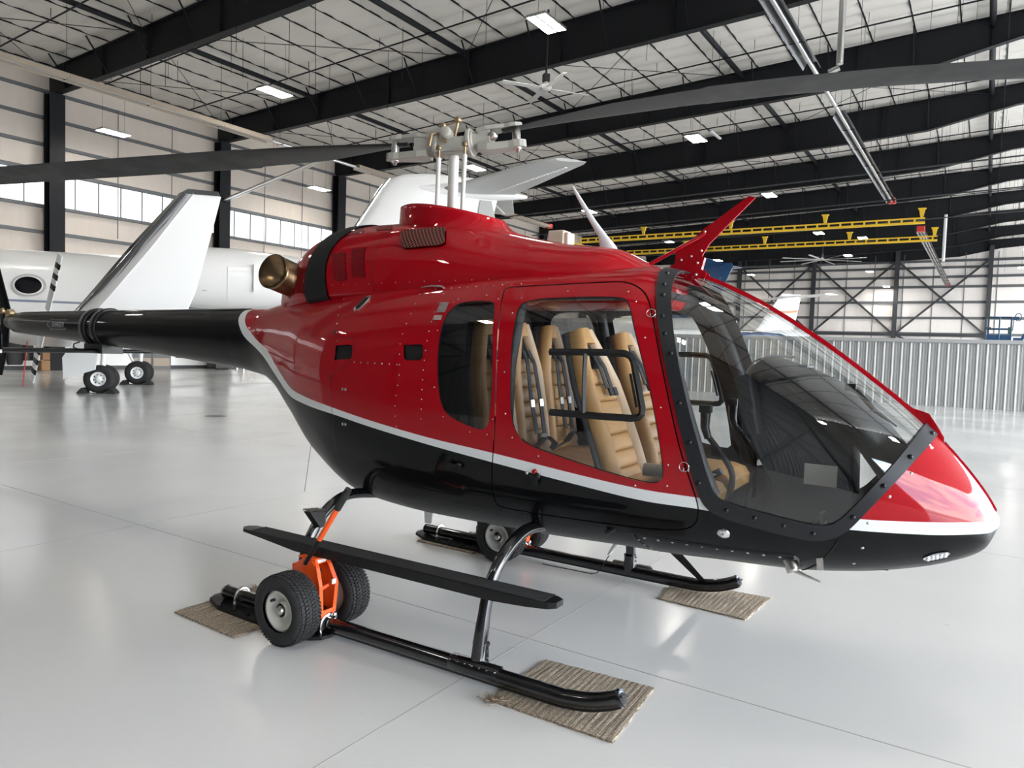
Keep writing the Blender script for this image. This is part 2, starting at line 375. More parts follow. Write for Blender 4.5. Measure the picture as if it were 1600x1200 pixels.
# doors and white panels low on the left wall
dm = MB().box((B0 + .04, 20.4, 1.1), (.08, 2.0, 2.2), 0).box((B0 + .09, 20.4, 1.1), (.01, .03, 2.2), 1).box((B0 + .09, 19.9, .35), (.012, .85, .4), 2).box((B0 + .09, 20.9, .35), (.012, .85, .4), 2)
hbuild(dm, 'door_1', [GIRTS, COLG, BEIGE], kind='structure')
wp = MB().box((B0 + .03, 20, 1.2), (.05, 60, 2.4)); hbuild(wp, 'trim_1', WHITEP, kind='structure')
# far wall ----------------------------------------------------------
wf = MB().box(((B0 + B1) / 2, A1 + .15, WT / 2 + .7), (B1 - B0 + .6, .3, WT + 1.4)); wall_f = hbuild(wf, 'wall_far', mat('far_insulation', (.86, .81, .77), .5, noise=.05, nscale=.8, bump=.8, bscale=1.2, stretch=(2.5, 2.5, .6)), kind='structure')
gm = MB().box(((B0 + B1) / 2, 0, 0), (B1 - B0, .2, .06)).box(((B0 + B1) / 2, .06, .1), (B1 - B0, .02, .28))
g0 = hbuild(gm, 'girt', GIRTS, wall_f); first = True
for z in (12.3, 11.6, 10.6, 9.55, 7.9, 6.2, 4.5, 2.4):
    q = g0 if first else inst(g0, wall_f); first = False; q.location = (0, (A1 - .12) * KH, z * KH)
vm = MB().box((0, 0, 6.6), (.06, .05, 13.2)); v0 = hbuild(vm, 'wall_seam', GIRTS, wall_f); first = True
for k in range(17):
    q = v0 if first else inst(v0, wall_f); first = False; q.location = ((-34 + 2.87 * k) * KH, (A1 - .05) * KH, 0)
cm = MB().box((0, 0, 6.9), (.04, .45, 13.8)).box((0, -.22, 6.9), (.42, .05, 13.8)).box((0, .2, 6.9), (.42, .05, 13.8))
c0 = hbuild(cm, 'wind_column', COLG, kind='structure'); first = True
cbs = [-.2 - 8.6 * k for k in range(4, -1, -1)] + [8.4]
for b in cbs:
    q = c0 if first else inst(c0); first = False; q.location = hw(b, A1 - .35)
xb = MB()
for b0, b1 in ((-26, -17.4), (-17.4, -8.8), (-8.8, -.2)):
    xb.bar((b0 + .2, A1 - .4, 12.3), (b1 - .2, A1 - .4, 4.6), .2, .2).bar((b0 + .2, A1 - .5, 4.6), (b1 - .2, A1 - .5, 12.3), .2, .2)
    xb.bar((b0 + .2, A1 - .45, 4.45), (b1 - .2, A1 - .45, 4.45), .2, .3)
    xb.bar((b0 + .2, A1 - .4, 4.4), (b1 - .2, A1 - .4, .4), .2, .2)
hbuild(xb, 'cross_brace', COLG, kind='structure')
# wall behind the camera, dark ribbed panels below, blanket above
wb = MB().box(((B0 + B1) / 2, A0 - .15, WT / 2 + .7), (B1 - B0 + .6, .3, WT + 1.4)); wall_b = hbuild(wb, 'wall_back', mat('back_blanket', (.10, .10, .10), .6), kind='structure')
rb = MB()
for k in range(124): rb.box((B0 + .4 * k + .2, A0 + .04, 2.6), (.13, .08, 5.2))
o = hbuild(rb, 'rib_panel', RIBD, wall_b)
gb = MB()
for z in (5.3, 7.4, 9.4, 11.4): gb.box(((B0 + B1) / 2, A0 + .1, z), (B1 - B0, .2, .1))
for k in range(6): gb.box((-32 + 8.6 * k, A0 + .25, 6.6), (.4, .4, 13.2))
for k in range(5): gb.bar((-32 + 8.6 * k, A0 + .3, .3), (-23.4 + 8.6 * k, A0 + .3, 9), .15).bar((-23.4 + 8.6 * k, A0 + .35, .3), (-32 + 8.6 * k, A0 + .35, 9), .15)
hbuild(gb, 'girt', STEELB, wall_b)
# right wall: header over the open sliding door
wr_ = MB().box((B1 + .15, (A0 + A1) / 2, (8.8 + WT + .6) / 2), (.3, A1 - A0, WT + .6 - 8.8)).box((B1 + .15, A1 - 1, 4.4), (.3, 2.6, 8.8)).box((B1 + .15, 44, 4.4), (.5, 1.2, 8.8)).box((B1 + .15, A0 + 2, 4.4), (.3, 4, 8.8))
hbuild(wr_, 'wall_right', mat('right_blanket', (.5, .48, .45), .6), kind='structure')
# ribbed steel partition -------------------------------------------
AP = 31.4; pb0, pb1 = -12.2, 6.4
wp = MB().box(((pb0 + pb1) / 2, AP + .06, 1.19), (pb1 - pb0, .1, 2.38), 0)
part = hbuild(wp, 'wall_partition', RIBG, kind='structure')
nrib = int((pb1 - pb0) / .305)
rm = MB().prism([(-.032, 0), (.032, 0), (.018, -.04), (-.018, -.04)], 0, 2.36, 'z'); r0_ = hbuild(rm, 'rib', mat('rib_light', (.62, .63, .62), .4), part); first = True
for k in range(nrib + 1):
    q = r0_ if first else inst(r0_, part); first = False; q.location = ((pb0 + .305 * k) * KH, AP * 1.0 * KH, 0)
rm = MB().prism([(-.02, 0), (.02, 0), (.012, -.008), (-.012, -.008)], 0, 2.36, 'z'); r1_ = hbuild(rm, 'minor_rib', RIBG, part); first = True
for k in range(nrib * 2):
    if k % 2 == 0:
        for d in (.1, .2):
            q = r1_ if first else inst(r1_, part); first = False; q.location = ((pb0 + .1525 * k + d) * KH, AP * KH, 0)
hbuild(MB().box(((pb0 + pb1) / 2, AP + .02, 2.45), (pb1 - pb0 + .1, .3, .14)), 'cap_rail', RIBG, part)
# ------------------------------------------------------------------ helicopter
def pchip(xs, ys, q):
    xs = np.asarray(xs, float); ys = np.asarray(ys, float); q = np.asarray(q, float)
    h = np.diff(xs); d = np.diff(ys) / h; n = len(xs); m = np.zeros(n)
    for i in range(1, n - 1):
        if d[i - 1] * d[i] > 0:
            w1 = 2 * h[i] + h[i - 1]; w2 = h[i] + 2 * h[i - 1]; m[i] = (w1 + w2) / (w1 / d[i - 1] + w2 / d[i])
    m[0] = d[0]; m[-1] = d[-1]
    k = np.clip(np.searchsorted(xs, q) - 1, 0, n - 2); t = (q - xs[k]) / h[k]
    return ((1 + 2 * t) * (1 - t) ** 2) * ys[k] + t * (1 - t) ** 2 * h[k] * m[k] + t * t * (3 - 2 * t) * ys[k + 1] + t * t * (t - 1) * h[k] * m[k + 1]
# s, x, bottom z, top z, z of greatest width, half width, lower and upper roundness
POD = np.array([
 [0.00,-2.30,1.42,1.95,1.69,0.240,2.0,2.2],[0.06,-2.00,1.37,1.965,1.68,0.265,2.0,2.2],[0.12,-1.75,1.26,2.01,1.64,0.330,2.0,2.2],
 [0.18,-1.40,0.98,2.08,1.56,0.450,2.1,2.2],[0.24,-1.05,0.71,2.12,1.46,0.580,2.2,2.3],[0.32,-0.55,0.53,2.16,1.34,0.700,2.4,2.5],
 [0.40, 0.05,0.51,2.18,1.25,0.750,2.6,2.8],[0.50, 0.80,0.515,2.20,1.20,0.765,2.6,3.0],[0.60, 1.45,0.535,2.20,1.16,0.750,2.6,3.0],
 [0.66, 1.70,0.54,2.155,1.13,0.735,2.6,2.9],[0.72, 2.00,0.55,2.03,1.10,0.700,2.5,2.7],[0.79, 2.35,0.56,1.82,1.05,0.630,2.4,2.5],
 [0.86, 2.65,0.595,1.60,1.00,0.530,2.3,2.3],[0.92, 2.90,0.65,1.39,0.97,0.410,2.2,2.1],[0.96, 3.08,0.715,1.20,0.94,0.300,2.1,2.0],
 [0.985,3.20,0.79,1.04,0.925,0.185,2.0,2.0],[1.00, 3.255,0.91,0.94,0.925,0.010,2.0,2.0]])
COWL = np.array([
 [0.00,-1.76,1.80,2.04,1.95,0.10,2,2],[0.06,-1.66,1.80,2.27,1.98,0.21,2,2],[0.12,-1.50,1.85,2.41,2.00,0.30,2,2],[0.20,-1.25,1.90,2.52,2.02,0.385,2,2.2],
 [0.30,-0.90,1.95,2.585,2.04,0.44,2,2.3],[0.42,-0.40,1.95,2.585,2.05,0.47,2,2.3],[0.54,0.10,1.95,2.55,2.05,0.48,2,2.2],[0.66,0.50,1.95,2.45,2.05,0.47,2,2.2],
 [0.78,0.90,1.95,2.37,2.05,0.45,2,2.3],[0.88,1.20,1.95,2.33,2.06,0.40,2,2.3],[0.95,1.40,1.95,2.24,2.07,0.32,2,2.2],[1.00,1.58,1.95,2.15,2.08,0.20,2,2]])
class Surf:
    def __init__(S, T, n=500):
        s = np.linspace(T[0, 0], T[-1, 0], n); S.t = np.stack([pchip(T[:, 0], T[:, j], s) for j in range(1, 8)], 1)
    def par(S, x): return [float(np.interp(x, S.t[:, 0], S.t[:, j])) for j in range(1, 7)]
    def Y(S, x, z):
        zb, zt, zw, Wd, nl, nu = S.par(x)
        v, n = (1 - (max(z - zw, 0) / (zt - zw)) ** nu, nu) if z >= zw else (1 - (min(1, (zw - z) / (zw - zb))) ** nl, nl)
        return Wd * max(v, 0) ** (1 / n)
    def P(S, x, z, side=-1, off=0.):                     # point on the skin, off = distance outwards
        y = S.Y(x, z); p = Vector((x, side * y, z))
        if off:
            e = .01; ax = (S.Y(x + e, z) - S.Y(x - e, z)) / (2 * e); az = (S.Y(x, z + e) - S.Y(x, z - e)) / (2 * e)
            nrm = Vector((-ax, side, -az)).normalized(); p += nrm * off
        return p
    def N(S, x, z, side=-1):
        e = .01; ax = (S.Y(x + e, z) - S.Y(x - e, z)) / (2 * e); az = (S.Y(x, z + e) - S.Y(x, z - e)) / (2 * e)
        return Vector((-ax, side, -az)).normalized()
    def ring(S, x, nth, sc=0.):
        zb, zt, zw, Wd, nl, nu = S.par(x); Wd = max(Wd - sc, .004); zb = min(zb + sc, zw - .004); zt = max(zt - sc, zw + .004); row = []
        for k in range(nth):
            a = -PI / 2 + 2 * PI * (k + .5) / nth; c, s = math.cos(a), math.sin(a); n = nu if s >= 0 else nl
            row.append((x, Wd * math.copysign(abs(c) ** (2 / n), c), zw + ((zt - zw) if s >= 0 else (zw - zb)) * math.copysign(abs(s) ** (2 / n), s)))
        return row
SP = Surf(POD); SCW = Surf(COWL)
def smooth_poly(pts, closed=True, k=6):
    P = [np.array(p, float) for p in pts]; n = len(P); out = []
    rng = range(n) if closed else range(n - 1)
    for i in rng:
        p0, p1, p2, p3 = (P[(i - 1) % n] if closed or i > 0 else P[0]), P[i], P[(i + 1) % n], (P[(i + 2) % n] if closed or i + 2 < n else P[-1])
        for t in np.linspace(0, 1, k, endpoint=False):
            out.append(.5 * ((2 * p1) + (p2 - p0) * t + (2 * p0 - 5 * p1 + 4 * p2 - p3) * t * t + (3 * p1 - p0 - 3 * p2 + p3) * t ** 3))
    if not closed: out.append(P[-1])
    out = np.array(out)
    if closed and k >= 6:
        for _ in range(14): out = .5 * out + .25 * (np.roll(out, 1, 0) + np.roll(out, -1, 0))
    return out
def sdist(poly, q):                                       # signed distance, negative inside; q (n,2)
    A = poly; Bp = np.roll(poly, -1, 0); d = np.full(len(q), 1e9); ins = np.zeros(len(q), bool)
    for a, b in zip(A, Bp):
        ab = b - a; l = ab @ ab
        if l < 1e-12: continue
        t = np.clip(((q - a) @ ab) / l, 0, 1); r = q - a - t[:, None] * ab; d = np.minimum(d, (r * r).sum(1))
        c = ((a[1] > q[:, 1]) != (b[1] > q[:, 1])); 
        with np.errstate(divide='ignore', invalid='ignore'): xi = (b[0] - a[0]) * (q[:, 1] - a[1]) / (b[1] - a[1]) + a[0]
        ins ^= c & (q[:, 0] < xi)
    d = np.sqrt(d); return np.where(ins, -d, d)
def knife(bm, poly, off=0.):
    bm.verts.ensure_lookup_table(); q = np.array([(v.co.x, v.co.z) for v in bm.verts])
    lo = poly.min(0) - .05; hi = poly.max(0) + .05
    near = ((q > lo) & (q < hi)).all(1); ph = np.full(len(q), 1.); ph[near] = sdist(poly, q[near]) - off
    ph[abs(ph) < 2e-4] = 2e-4
    bm.verts.index_update(); new = set(); vals = {v: ph[v.index] for v in bm.verts}
    for e in list(bm.edges):
        a, b = e.verts; pa, pb = vals[a], vals[b]
        if (pa < 0) != (pb < 0):
            ne, nv = bmesh.utils.edge_split(e, a, pa / (pa - pb)); new.add(nv); vals[nv] = 0
    for f in list(bm.faces):
        nv = [v for v in f.verts if v in new]
        if len(nv) == 2 and len(f.verts) > 3:
            try: bmesh.utils.face_split(f, nv[0], nv[1])
            except Exception: pass
        elif len(nv) == 4:
            try: bmesh.utils.face_split(f, nv[0], nv[1])
            except Exception: pass
def Zs(pts): return pts
FWIN = smooth_poly([(.865,1.885),(.866,1.935),(.914,1.97),(1.137,1.984),(1.454,1.986),(1.504,1.967),(1.537,1.925),(1.564,1.856),(1.657,1.63),(1.724,1.43),(1.769,1.228),(1.795,1.09),(1.786,1.056),(1.744,1.025),(1.501,1.061),(1.06,1.147),(.977,1.189),(.924,1.246),(.903,1.346),(.899,1.418),(.877,1.689)])
RWIN = smooth_poly([(.405,1.952),(.52,1.965),(.636,1.966),(.676,1.953),(.700,1.912),(.758,1.593),(.763,1.4),(.755,1.272),(.739,1.233),(.704,1.215),(.626,1.231),(.483,1.269),(.418,1.321),(.389,1.404),(.360,1.577),(.346,1.771),(.352,1.88)])
DOOR = smooth_poly([(.708,2.053),(.9,2.062),(1.086,2.069),(1.383,2.079),(1.467,2.077),(1.568,2.034),(1.625,1.968),(1.679,1.847),(1.73,1.699),(1.812,1.436),(1.865,1.236),(1.93,1.065),(1.969,.955),(1.972,.887),(1.947,.831),(1.877,.787),(1.654,.766),(1.198,.751),(.80,.75),(.765,.77),(.760,.85),(.790,1.079),(.80,1.320),(.776,1.76),(.716,2.02)])
WSO = smooth_poly([(1.56,2.30),(1.585,2.164),(1.605,2.125),(1.642,2.024),(1.676,1.916),(1.713,1.808),(1.752,1.683),(1.817,1.491),(1.897,1.223),(1.959,1.029),(2.0,.942),(2.06,.899),(2.224,.863),(2.436,.825),(2.505,.823),(2.573,.841),(2.639,.887),(2.702,.976),(2.80,1.105),(2.879,1.215),(2.937,1.291),(2.99,1.36),(3.1,1.5),(3.1,2.2),(2.5,2.4),(1.9,2.4)])
WSI = smooth_poly([(1.63,2.30),(1.65,2.19),(1.68,2.134),(1.71,2.044),(1.758,1.893),(1.809,1.727),(1.87,1.526),(1.928,1.347),(1.994,1.152),(2.036,1.028),(2.076,.987),(2.151,.964),(2.367,.924),(2.505,.9),(2.567,.912),(2.611,.944),(2.697,1.057),(2.815,1.224),(2.88,1.33),(2.93,1.41),(3.02,1.55),(3.0,2.1),(2.5,2.35),(1.9,2.38)])
UPP = [(3.4,.955),(3.19,.954),(2.96,.949),(2.68,.947),(2.3,.962),(1.953,.98),(1.677,.99),(1.316,1.026),(.809,1.084),(.315,1.130),(-.204,1.196),(-.633,1.258),(-.919,1.295),(-1.177,1.346),(-1.428,1.478),(-1.615,1.606),(-1.844,1.694),(-2.038,1.798),(-2.12,1.88),(-2.17,1.96),(-2.2,2.1)]
LOW = [(3.4,.895),(3.19,.897),(2.96,.888),(2.645,.891),(2.3,.902),(1.953,.921),(1.675,.929),(1.315,.968),(.807,1.028),(.314,1.086),(-.204,1.154),(-.562,1.203),(-.948,1.242),(-1.241,1.293),(-1.52,1.44),(-1.74,1.575),(-2.009,1.691),(-2.14,1.80),(-2.21,1.88),(-2.25,1.96),(-2.28,2.1)]
BOX_ = [(-3.2, 2.2), (-3.2, 0), (3.6, 0)]
PU = np.vstack([smooth_poly(UPP, False, 5), BOX_]); PL = np.vstack([smooth_poly(LOW, False, 5), BOX_])
VENTS = [np.array([(-.574,1.669),(-.405,1.682),(-.387,1.584),(-.557,1.574)]), np.array([(.068,1.69),(.224,1.698),(.239,1.599),(.083,1.593)])]
DIAM = np.array([(-.505,1.925),(-.455,2.01),(-.415,2.015),(-.405,1.99),(-.45,1.91),(-.49,1.905)])
SEAM_POLY = [smooth_poly([(-.60,.42),(-.60,.75),(-.565,1.2),(-.59,1.45),(-.42,1.56),(-.40,1.72),(-.62,1.76),(-.60,2.3),(-2.6,2.4),(-2.6,.4)], True, 3)]
def xs_pod():
    a = np.concatenate([np.linspace(-2.3, 0, 74), np.linspace(0, 3.0, 130)[1:], 3.0 + .252 * np.sin(np.linspace(0, PI / 2, 22))[1:]]); return a
def pod_bm(sc=0., knives=(), xs=None, nth=168):
    bm = bmesh.new(); xs = xs_pod() if xs is None else xs; rows = []
    for x in xs: rows.append([bm.verts.new(p) for p in SP.ring(x, nth, sc)])
    for i in range(len(rows) - 1):
        for k in range(nth): bm.faces.new((rows[i][(k + 1) % nth], rows[i + 1][(k + 1) % nth], rows[i + 1][k], rows[i][k]))
    if not sc: bm.faces.new(rows[-1][::-1]) 
    for p, o in knives: knife(bm, p, o)
    return bm
def split_build(bm, groups, mats_of):
    """groups: face -> key ; one mesh per key, shared smooth shading"""
    res = {}
    bm.normal_update(); bm.verts.index_update()
    for f in bm.faces: res.setdefault(groups(f), []).append(f)
    out = {}
    for k, fs in res.items():
        idx = {}; vs = []; fc = []; mi = []
        for f in fs:
            r = []
            for v in f.verts:
                if v.index not in idx: idx[v.index] = len(vs); vs.append(tuple(v.co)); 
                r.append(idx[v.index])
            fc.append(r); mi.append(f.material_index)
        out[k] = (vs, fc, mi, [tuple(0 for _ in ())])
    return out
def loose_split(o):
    """give every separate piece of a mesh an object of its own"""
    me = o.data; n = len(me.vertices); par = list(range(n))
    def find(i):
        while par[i] != i: par[i] = par[par[i]]; i = par[i]
        return i
    for p in me.polygons:
        a = find(p.vertices[0])
        for v in p.vertices[1:]: par[find(v)] = a
    g = {}
    for p in me.polygons: g.setdefault(find(p.vertices[0]), []).append(p)
    if len(g) < 2: return [o]
    out = []
    for k, ps in g.items():
        m = MB(); idx = {}
        for p in ps:
            r = []
            for v in p.vertices:
                if v not in idx: idx[v] = len(m.v); m.v.append(tuple(me.vertices[v].co))
                r.append(idx[v])
            m.f.append(tuple(r)); m.m.append(p.material_index); m.sm.append(p.use_smooth)
        name = o.name.split('.')[0]; q = m.build(name, list(me.materials), o.parent, fix=False)
        q.location = o.location; q.rotation_euler = o.rotation_euler
        for md in o.modifiers:
            nm = q.modifiers.new(md.name, md.type)
            if md.type == 'SOLIDIFY': nm.thickness = md.thickness; nm.offset = md.offset
        out.append(q)
    bpy.data.objects.remove(o); return out
heli = empty('helicopter', HORG, -HE)
tag(heli, 'red and black light helicopter with white stripe parked on skids in the foreground', 'helicopter')
def hb(m, name, mats, parent=None, **k): return m.build(name, mats, parent or heli, zo=ZO, **k)
def mesh_from(vs, fs, name, mats, parent, mi=None, smooth=True):
    m = MB(); m.v = vs; m.f = [tuple(f) for f in fs]; m.m = mi or [0] * len(fs); m.sm = [smooth] * len(fs)
    return m.build(name, mats, parent, zo=ZO, fix=False)
G = .0035
kn = [(PU, 0), (PL, 0), (FWIN, 0), (FWIN, .006), (RWIN, 0), (RWIN, .005), (DOOR, G), (DOOR, -G), (WSO, 0), (WSI, 0), (VENTS[0], 0), (VENTS[1], 0), (SEAM_POLY[0], .0018), (SEAM_POLY[0], -.0018)]
bm = pod_bm(0, kn)
cent = np.array([tuple(f.calc_center_median()) for f in bm.faces]); q2 = cent[:, [0, 2]]
D = {k: sdist(p, q2) for k, p in dict(pu=PU, pl=PL, fw=FWIN, rw=RWIN, door=DOOR, wo=WSO, wi=WSI, v0=VENTS[0], v1=VENTS[1], sm=SEAM_POLY[0]).items()}
keys = []
for i, f in enumerate(bm.faces):
    f.material_index = 2 if D['pl'][i] < 0 else (1 if D['pu'][i] < 0 else 0); sd = 'r' if cent[i][1] < 0 else 'l'
    if D['wi'][i] < 0: k = 'windshield'
    elif D['wo'][i] < 0: k = 'wsframe'
    elif D['door'][i] < -G: k = ('door_window' if D['fw'][i] < 0 else 'door_trim' if D['fw'][i] < .006 else 'door') + sd
    elif D['door'][i] < G: k = 'doorgap' + sd
    elif D['rw'][i] < 0: k = 'rear_window' + sd
    elif D['rw'][i] < .005: k = 'rear_trim' + sd
    elif D['v0'][i] < 0: k = 'vent0' + sd
    elif D['v1'][i] < 0: k = 'vent1' + sd
    else:
        k = 'fuselage'
        if abs(D['sm'][i]) < .0018 and cent[i][2] < 2.05: f.material_index = 3
    keys.append(k)
for f, k in zip(bm.faces, keys):
    if f.calc_area() > .0025 and len(f.verts) != 4: print('BIGFACE', k, len(f.verts), f.calc_area(), tuple(f.calc_center_median()))
bm.verts.index_update(); bm.faces.index_update()
parts = {}
for f, k in zip(bm.faces, keys): parts.setdefault(k, []).append(f)
NS = 1
def extract(k, inset=0.):
    idx = {}; vs = []; fc = []; mi = []
    for f in parts[k]:
        r = []
        for v in f.verts:
            if v.index not in idx:
                idx[v.index] = len(vs); c = v.co.copy()
                if inset: c -= v.normal * inset * NS
                vs.append(tuple(c))
            r.append(idx[v.index])
        fc.append(r); mi.append(f.material_index)
    return vs, fc, mi
bm.normal_update()
SEALM = mat('seam_black', (.004, .004, .004), .7)  # near-black of the panel seams and of the door and window seals
body = [RED_SKIN, WHITE_SKIN, BLACK_SKIN, SEALM]
def mk(k, name, mats, parent, inset=0., usemi=True):
    vs, fc, mi = extract(k, inset); return mesh_from(vs, fc, name, mats, parent, mi if usemi else None)
fus = mk('fuselage', 'fuselage', body, heli)
doors = {}
for sd in 'rl':
    d = mk('door' + sd, 'cabin_door', body, heli); doors[sd] = d
    mk('door_window' + sd, 'door_window', GLASS, d, .004, False); mk('door_trim' + sd, 'window_seal', SEALM, d, .002, False)
    mk('doorgap' + sd, 'door_seal', SEALM, d, .012, False)
    mk('rear_window' + sd, 'rear_window', GLASSD, heli, .004, False); mk('rear_trim' + sd, 'window_seal', SEALM, heli, .002, False)
    for n in '01': mk('vent' + n + sd, 'intake_vent', HOLE, heli, .012, False)
ws = mk('windshield', 'windshield', GLASS, heli, 0, False)
wf_ = mk('wsframe', 'windshield_frame', FRAMEB, heli, -.002, False)
so = wf_.modifiers.new('s', 'SOLIDIFY'); so.thickness = .008; so.offset = 1
es = wf_.modifiers.new('e', 'EDGE_SPLIT'); es.split_angle = math.radians(35)
bm.free()
# dark inner lining with the same openings
bl = pod_bm(.035, [(FWIN, .03), (RWIN, .03), (WSO, -.02), (FWIN, -.03), (WSO, -.12)], xs=np.concatenate([np.linspace(-.2, 3.0, 90), np.linspace(3.0, 3.2, 6)[1:]]), nth=96)
cc = np.array([tuple(f.calc_center_median()) for f in bl.faces]); q2 = cc[:, [0, 2]]
far_ = cc[:, 1] > 0
dd = np.minimum(np.minimum(sdist(FWIN, q2) - np.where(far_, -.03, .03), sdist(RWIN, q2) - .03), sdist(WSO, q2) + np.where(far_ & (q2[:, 0] < 2.3), .12, .02))
idx = {}; vs = []; fc = []; mi = []; bl.verts.index_update()
for i, f in enumerate(bl.faces):
    if dd[i] > 0:
        r = []
        for v in f.verts:
            if v.index not in idx: idx[v.index] = len(vs); vs.append(tuple(v.co))
            r.append(idx[v.index])
        fc.append(r[::-1]); mi.append(1 if cc[i][2] > 2.02 else 0)
mesh_from(vs, fc, 'cabin_lining', [TRIMD, LINER], heli, mi); bl.free()
# bolts round the windshield frame
bolt = MB().lathe([(0, .012), (.006, .012), (.011, .008), (.0125, 0)], (0, 0, 0), (0, 0, 1), 10).lathe([(0, .0135), (.004, .0135), (.004, .012)], (0, 0, 0), (0, 0, 1), 6)
bolt0 = bolt.build('bolt', SATIN, wf_)
BOLTS = [(1.638,2.126),(1.665,2.058),(1.685,1.995),(1.714,1.882),(1.745,1.79),(1.790,1.69),(1.859,1.445),(1.921,1.254),(1.974,1.057),(2.107,.935),(2.236,.912),(2.365,.888),(2.492,.862),(2.655,.957),(2.769,1.109),(2.865,1.24),(2.94,1.335)]
first = True
for sd in (-1, 1):
    for x, z in BOLTS:
        q = bolt0 if first else inst(bolt0, wf_); first = False
        p = SP.P(x, z, sd, .009); n = SP.N(x, z, sd); q.location = (p.x, p.y, p.z + ZO); q.rotation_euler = n.to_track_quat('Z', 'Y').to_euler()
# rivets
rv = MB()
def rivet(x, z, sd=-1, r=.006, S=SP):
    p = S.P(x, z, sd, 0.); n = S.N(x, z, sd); rv.lathe([(0, .0035), (r * .6, .003), (r, 0)], p, n, 7)
for x in np.arange(1.66, 2.4, .075): rivet(x, .69 + .01 * math.sin(x), r=.008)
for i in range(4): rivet(1.62 + .015 * i, .68 - .035 * i, r=.007)
for k in range(11): rivet(.80 - .065 * k, 2.075 - .002 * k, r=.005)
for k in range(14): rivet(.045 + .012 * math.sin(k), 2.02 - .065 * k, r=.004); rivet(.25, 2.02 - .06 * k, r=.004)
for k in range(6): rivet(-.57 - .028 * k, 1.70 + .06 * k, r=.005)
for k in range(7): rivet(-.36 + .065 * k, 1.565, r=.006)
for p in FWIN[::9]: 
    c = FWIN.mean(0); d = (p - c) / np.linalg.norm(p - c); rivet(p[0] + d[0] * .045, p[1] + d[1] * .045, r=.005)
for p in RWIN[::10]:
    c = RWIN.mean(0); d = (p - c) / np.linalg.norm(p - c); rivet(p[0] + d[0] * .04, p[1] + d[1] * .04, r=.004)
for x, z in ((-.46,1.38),(-.43,1.38),(-.46,1.145),(-.43,1.145)): rivet(x, z, r=.011)
for x, z in ((2.72,.93),(2.80,1.06),(2.88,1.17),(2.95,1.28),(2.70,.80),(2.66,.70)): rivet(x, z, r=.008)
o = hb(rv, 'rivets', STEEL); o['kind'] = 'stuff'
rv = MB()
for i in range(60): rivet(-.42 + i * .034, .725 - .03 * min(1, max(0, (.4 - i * .02))), r=.004)
for i in range(54): rivet(-.36 + i * .034, .695, r=.004)
o = hb(rv, 'belly_rivets', SATIN); o['kind'] = 'stuff'
# sliding vent pane frame in each door window
for sd, key in ((-1, 'r'), (1, 'l')):
    m = MB(); off = .006
    loop = [SP.P(x, z, sd, off) for x, z in ((1.12,1.678),(1.30,1.683),(1.45,1.686),(1.555,1.683),(1.585,1.672),(1.605,1.645),(1.625,1.58),(1.65,1.494),(1.672,1.41),(1.672,1.378),(1.655,1.358),(1.615,1.352),(1.45,1.35),(1.30,1.35),(1.15,1.35))]
    m.tube(loop, .019, 4, sq=(.75, 1), smooth=False); m.tube([p + Vector((-.03, 0, 0)) for p in loop[6:9]], .008, 4); m.tube([SP.P(x, z, sd, off) for x, z in ((1.335,1.675),(1.343,1.523),(1.352,1.36))], .013, 4, smooth=False)
    hb(m, 'sliding_pane_frame', SATIN, doors[key])
    m = MB()      # latch and hinge pins
    m.lathe([(0, .02), (.018, .018), (.02, 0)], SP.P(.54, .985, sd, .0), SP.N(.54, .985, sd), 14).bar(SP.P(.47, .99, sd, .02), SP.P(.56, .98, sd, .02), .02, .025)
    hb(m, 'door_handle', SATIN, doors[key])
    for x, z in ((1.655, 1.895), (1.90, 1.13)):
        m = MB(); c = SP.P(x, z, sd, .012); nn = SP.N(x, z, sd)
        t1 = Vector((1, 0, 0)); t1 = (t1 - nn * t1.dot(nn)).normalized(); t2 = nn.cross(t1)
        m.tube([c + t1 * .024 * math.cos(a) + t2 * .024 * math.sin(a) for a in np.linspace(0, 2 * PI, 17)], .0017, 5, caps=False)
        m.bar(c + t1 * .024, c + t1 * .024 - Vector((0, 0, .022)), .006).bar(c - t2 * .02, c - t2 * .006, .007)
        hb(m, 'hinge_pin_ring', CHROME, doors[key])
    m = MB(); c = SP.P(1.075, .985, sd, .004); nn = SP.N(1.075, .985, sd)
    m.lathe([(0, .012), (.022, .010), (.024, 0)], c, nn, 14, 0).bar(c + nn * .012, c + nn * .012 + Vector((.0, 0, -.05)), .02, .02, 0)
    m.lathe([(0, .02), (.012, .018), (.012, 0)], c + Vector((-.01, 0, .03)), nn, 12, 1); m.lathe([(0, .012), (.01, .01), (.01, 0)], c + Vector((-.06, 0, .015)), nn, 12, 2)
    hb(m, 'door_latch', [SATIN, RED, CHROME], doors[key])
    m = MB(); m.lathe([(0, .022), (.012, .018), (.02, .006), (.03, .004), (.032, 0)], SP.P(2.085, .80, sd, 0), SP.N(2.085, .80, sd), 16); hb(m, 'side_button', CHROME)
    m = MB(); q = [SP.P(x, z, sd, .003) for x, z in DIAM]; q2_ = [SP.P(x + .0, z, sd, .010) for x, z in DIAM]
    m.loft([q, q2_], 0, smooth=False); cx_ = sum(q2_, Vector()) / 6; m.add([cx_ + (v - cx_) * .75 + SP.N(-.45, 1.96, sd) * .003 for v in q2_], [tuple(range(6))], 1)
    hb(m, 'fuel_vent', [ALU, HOLE])
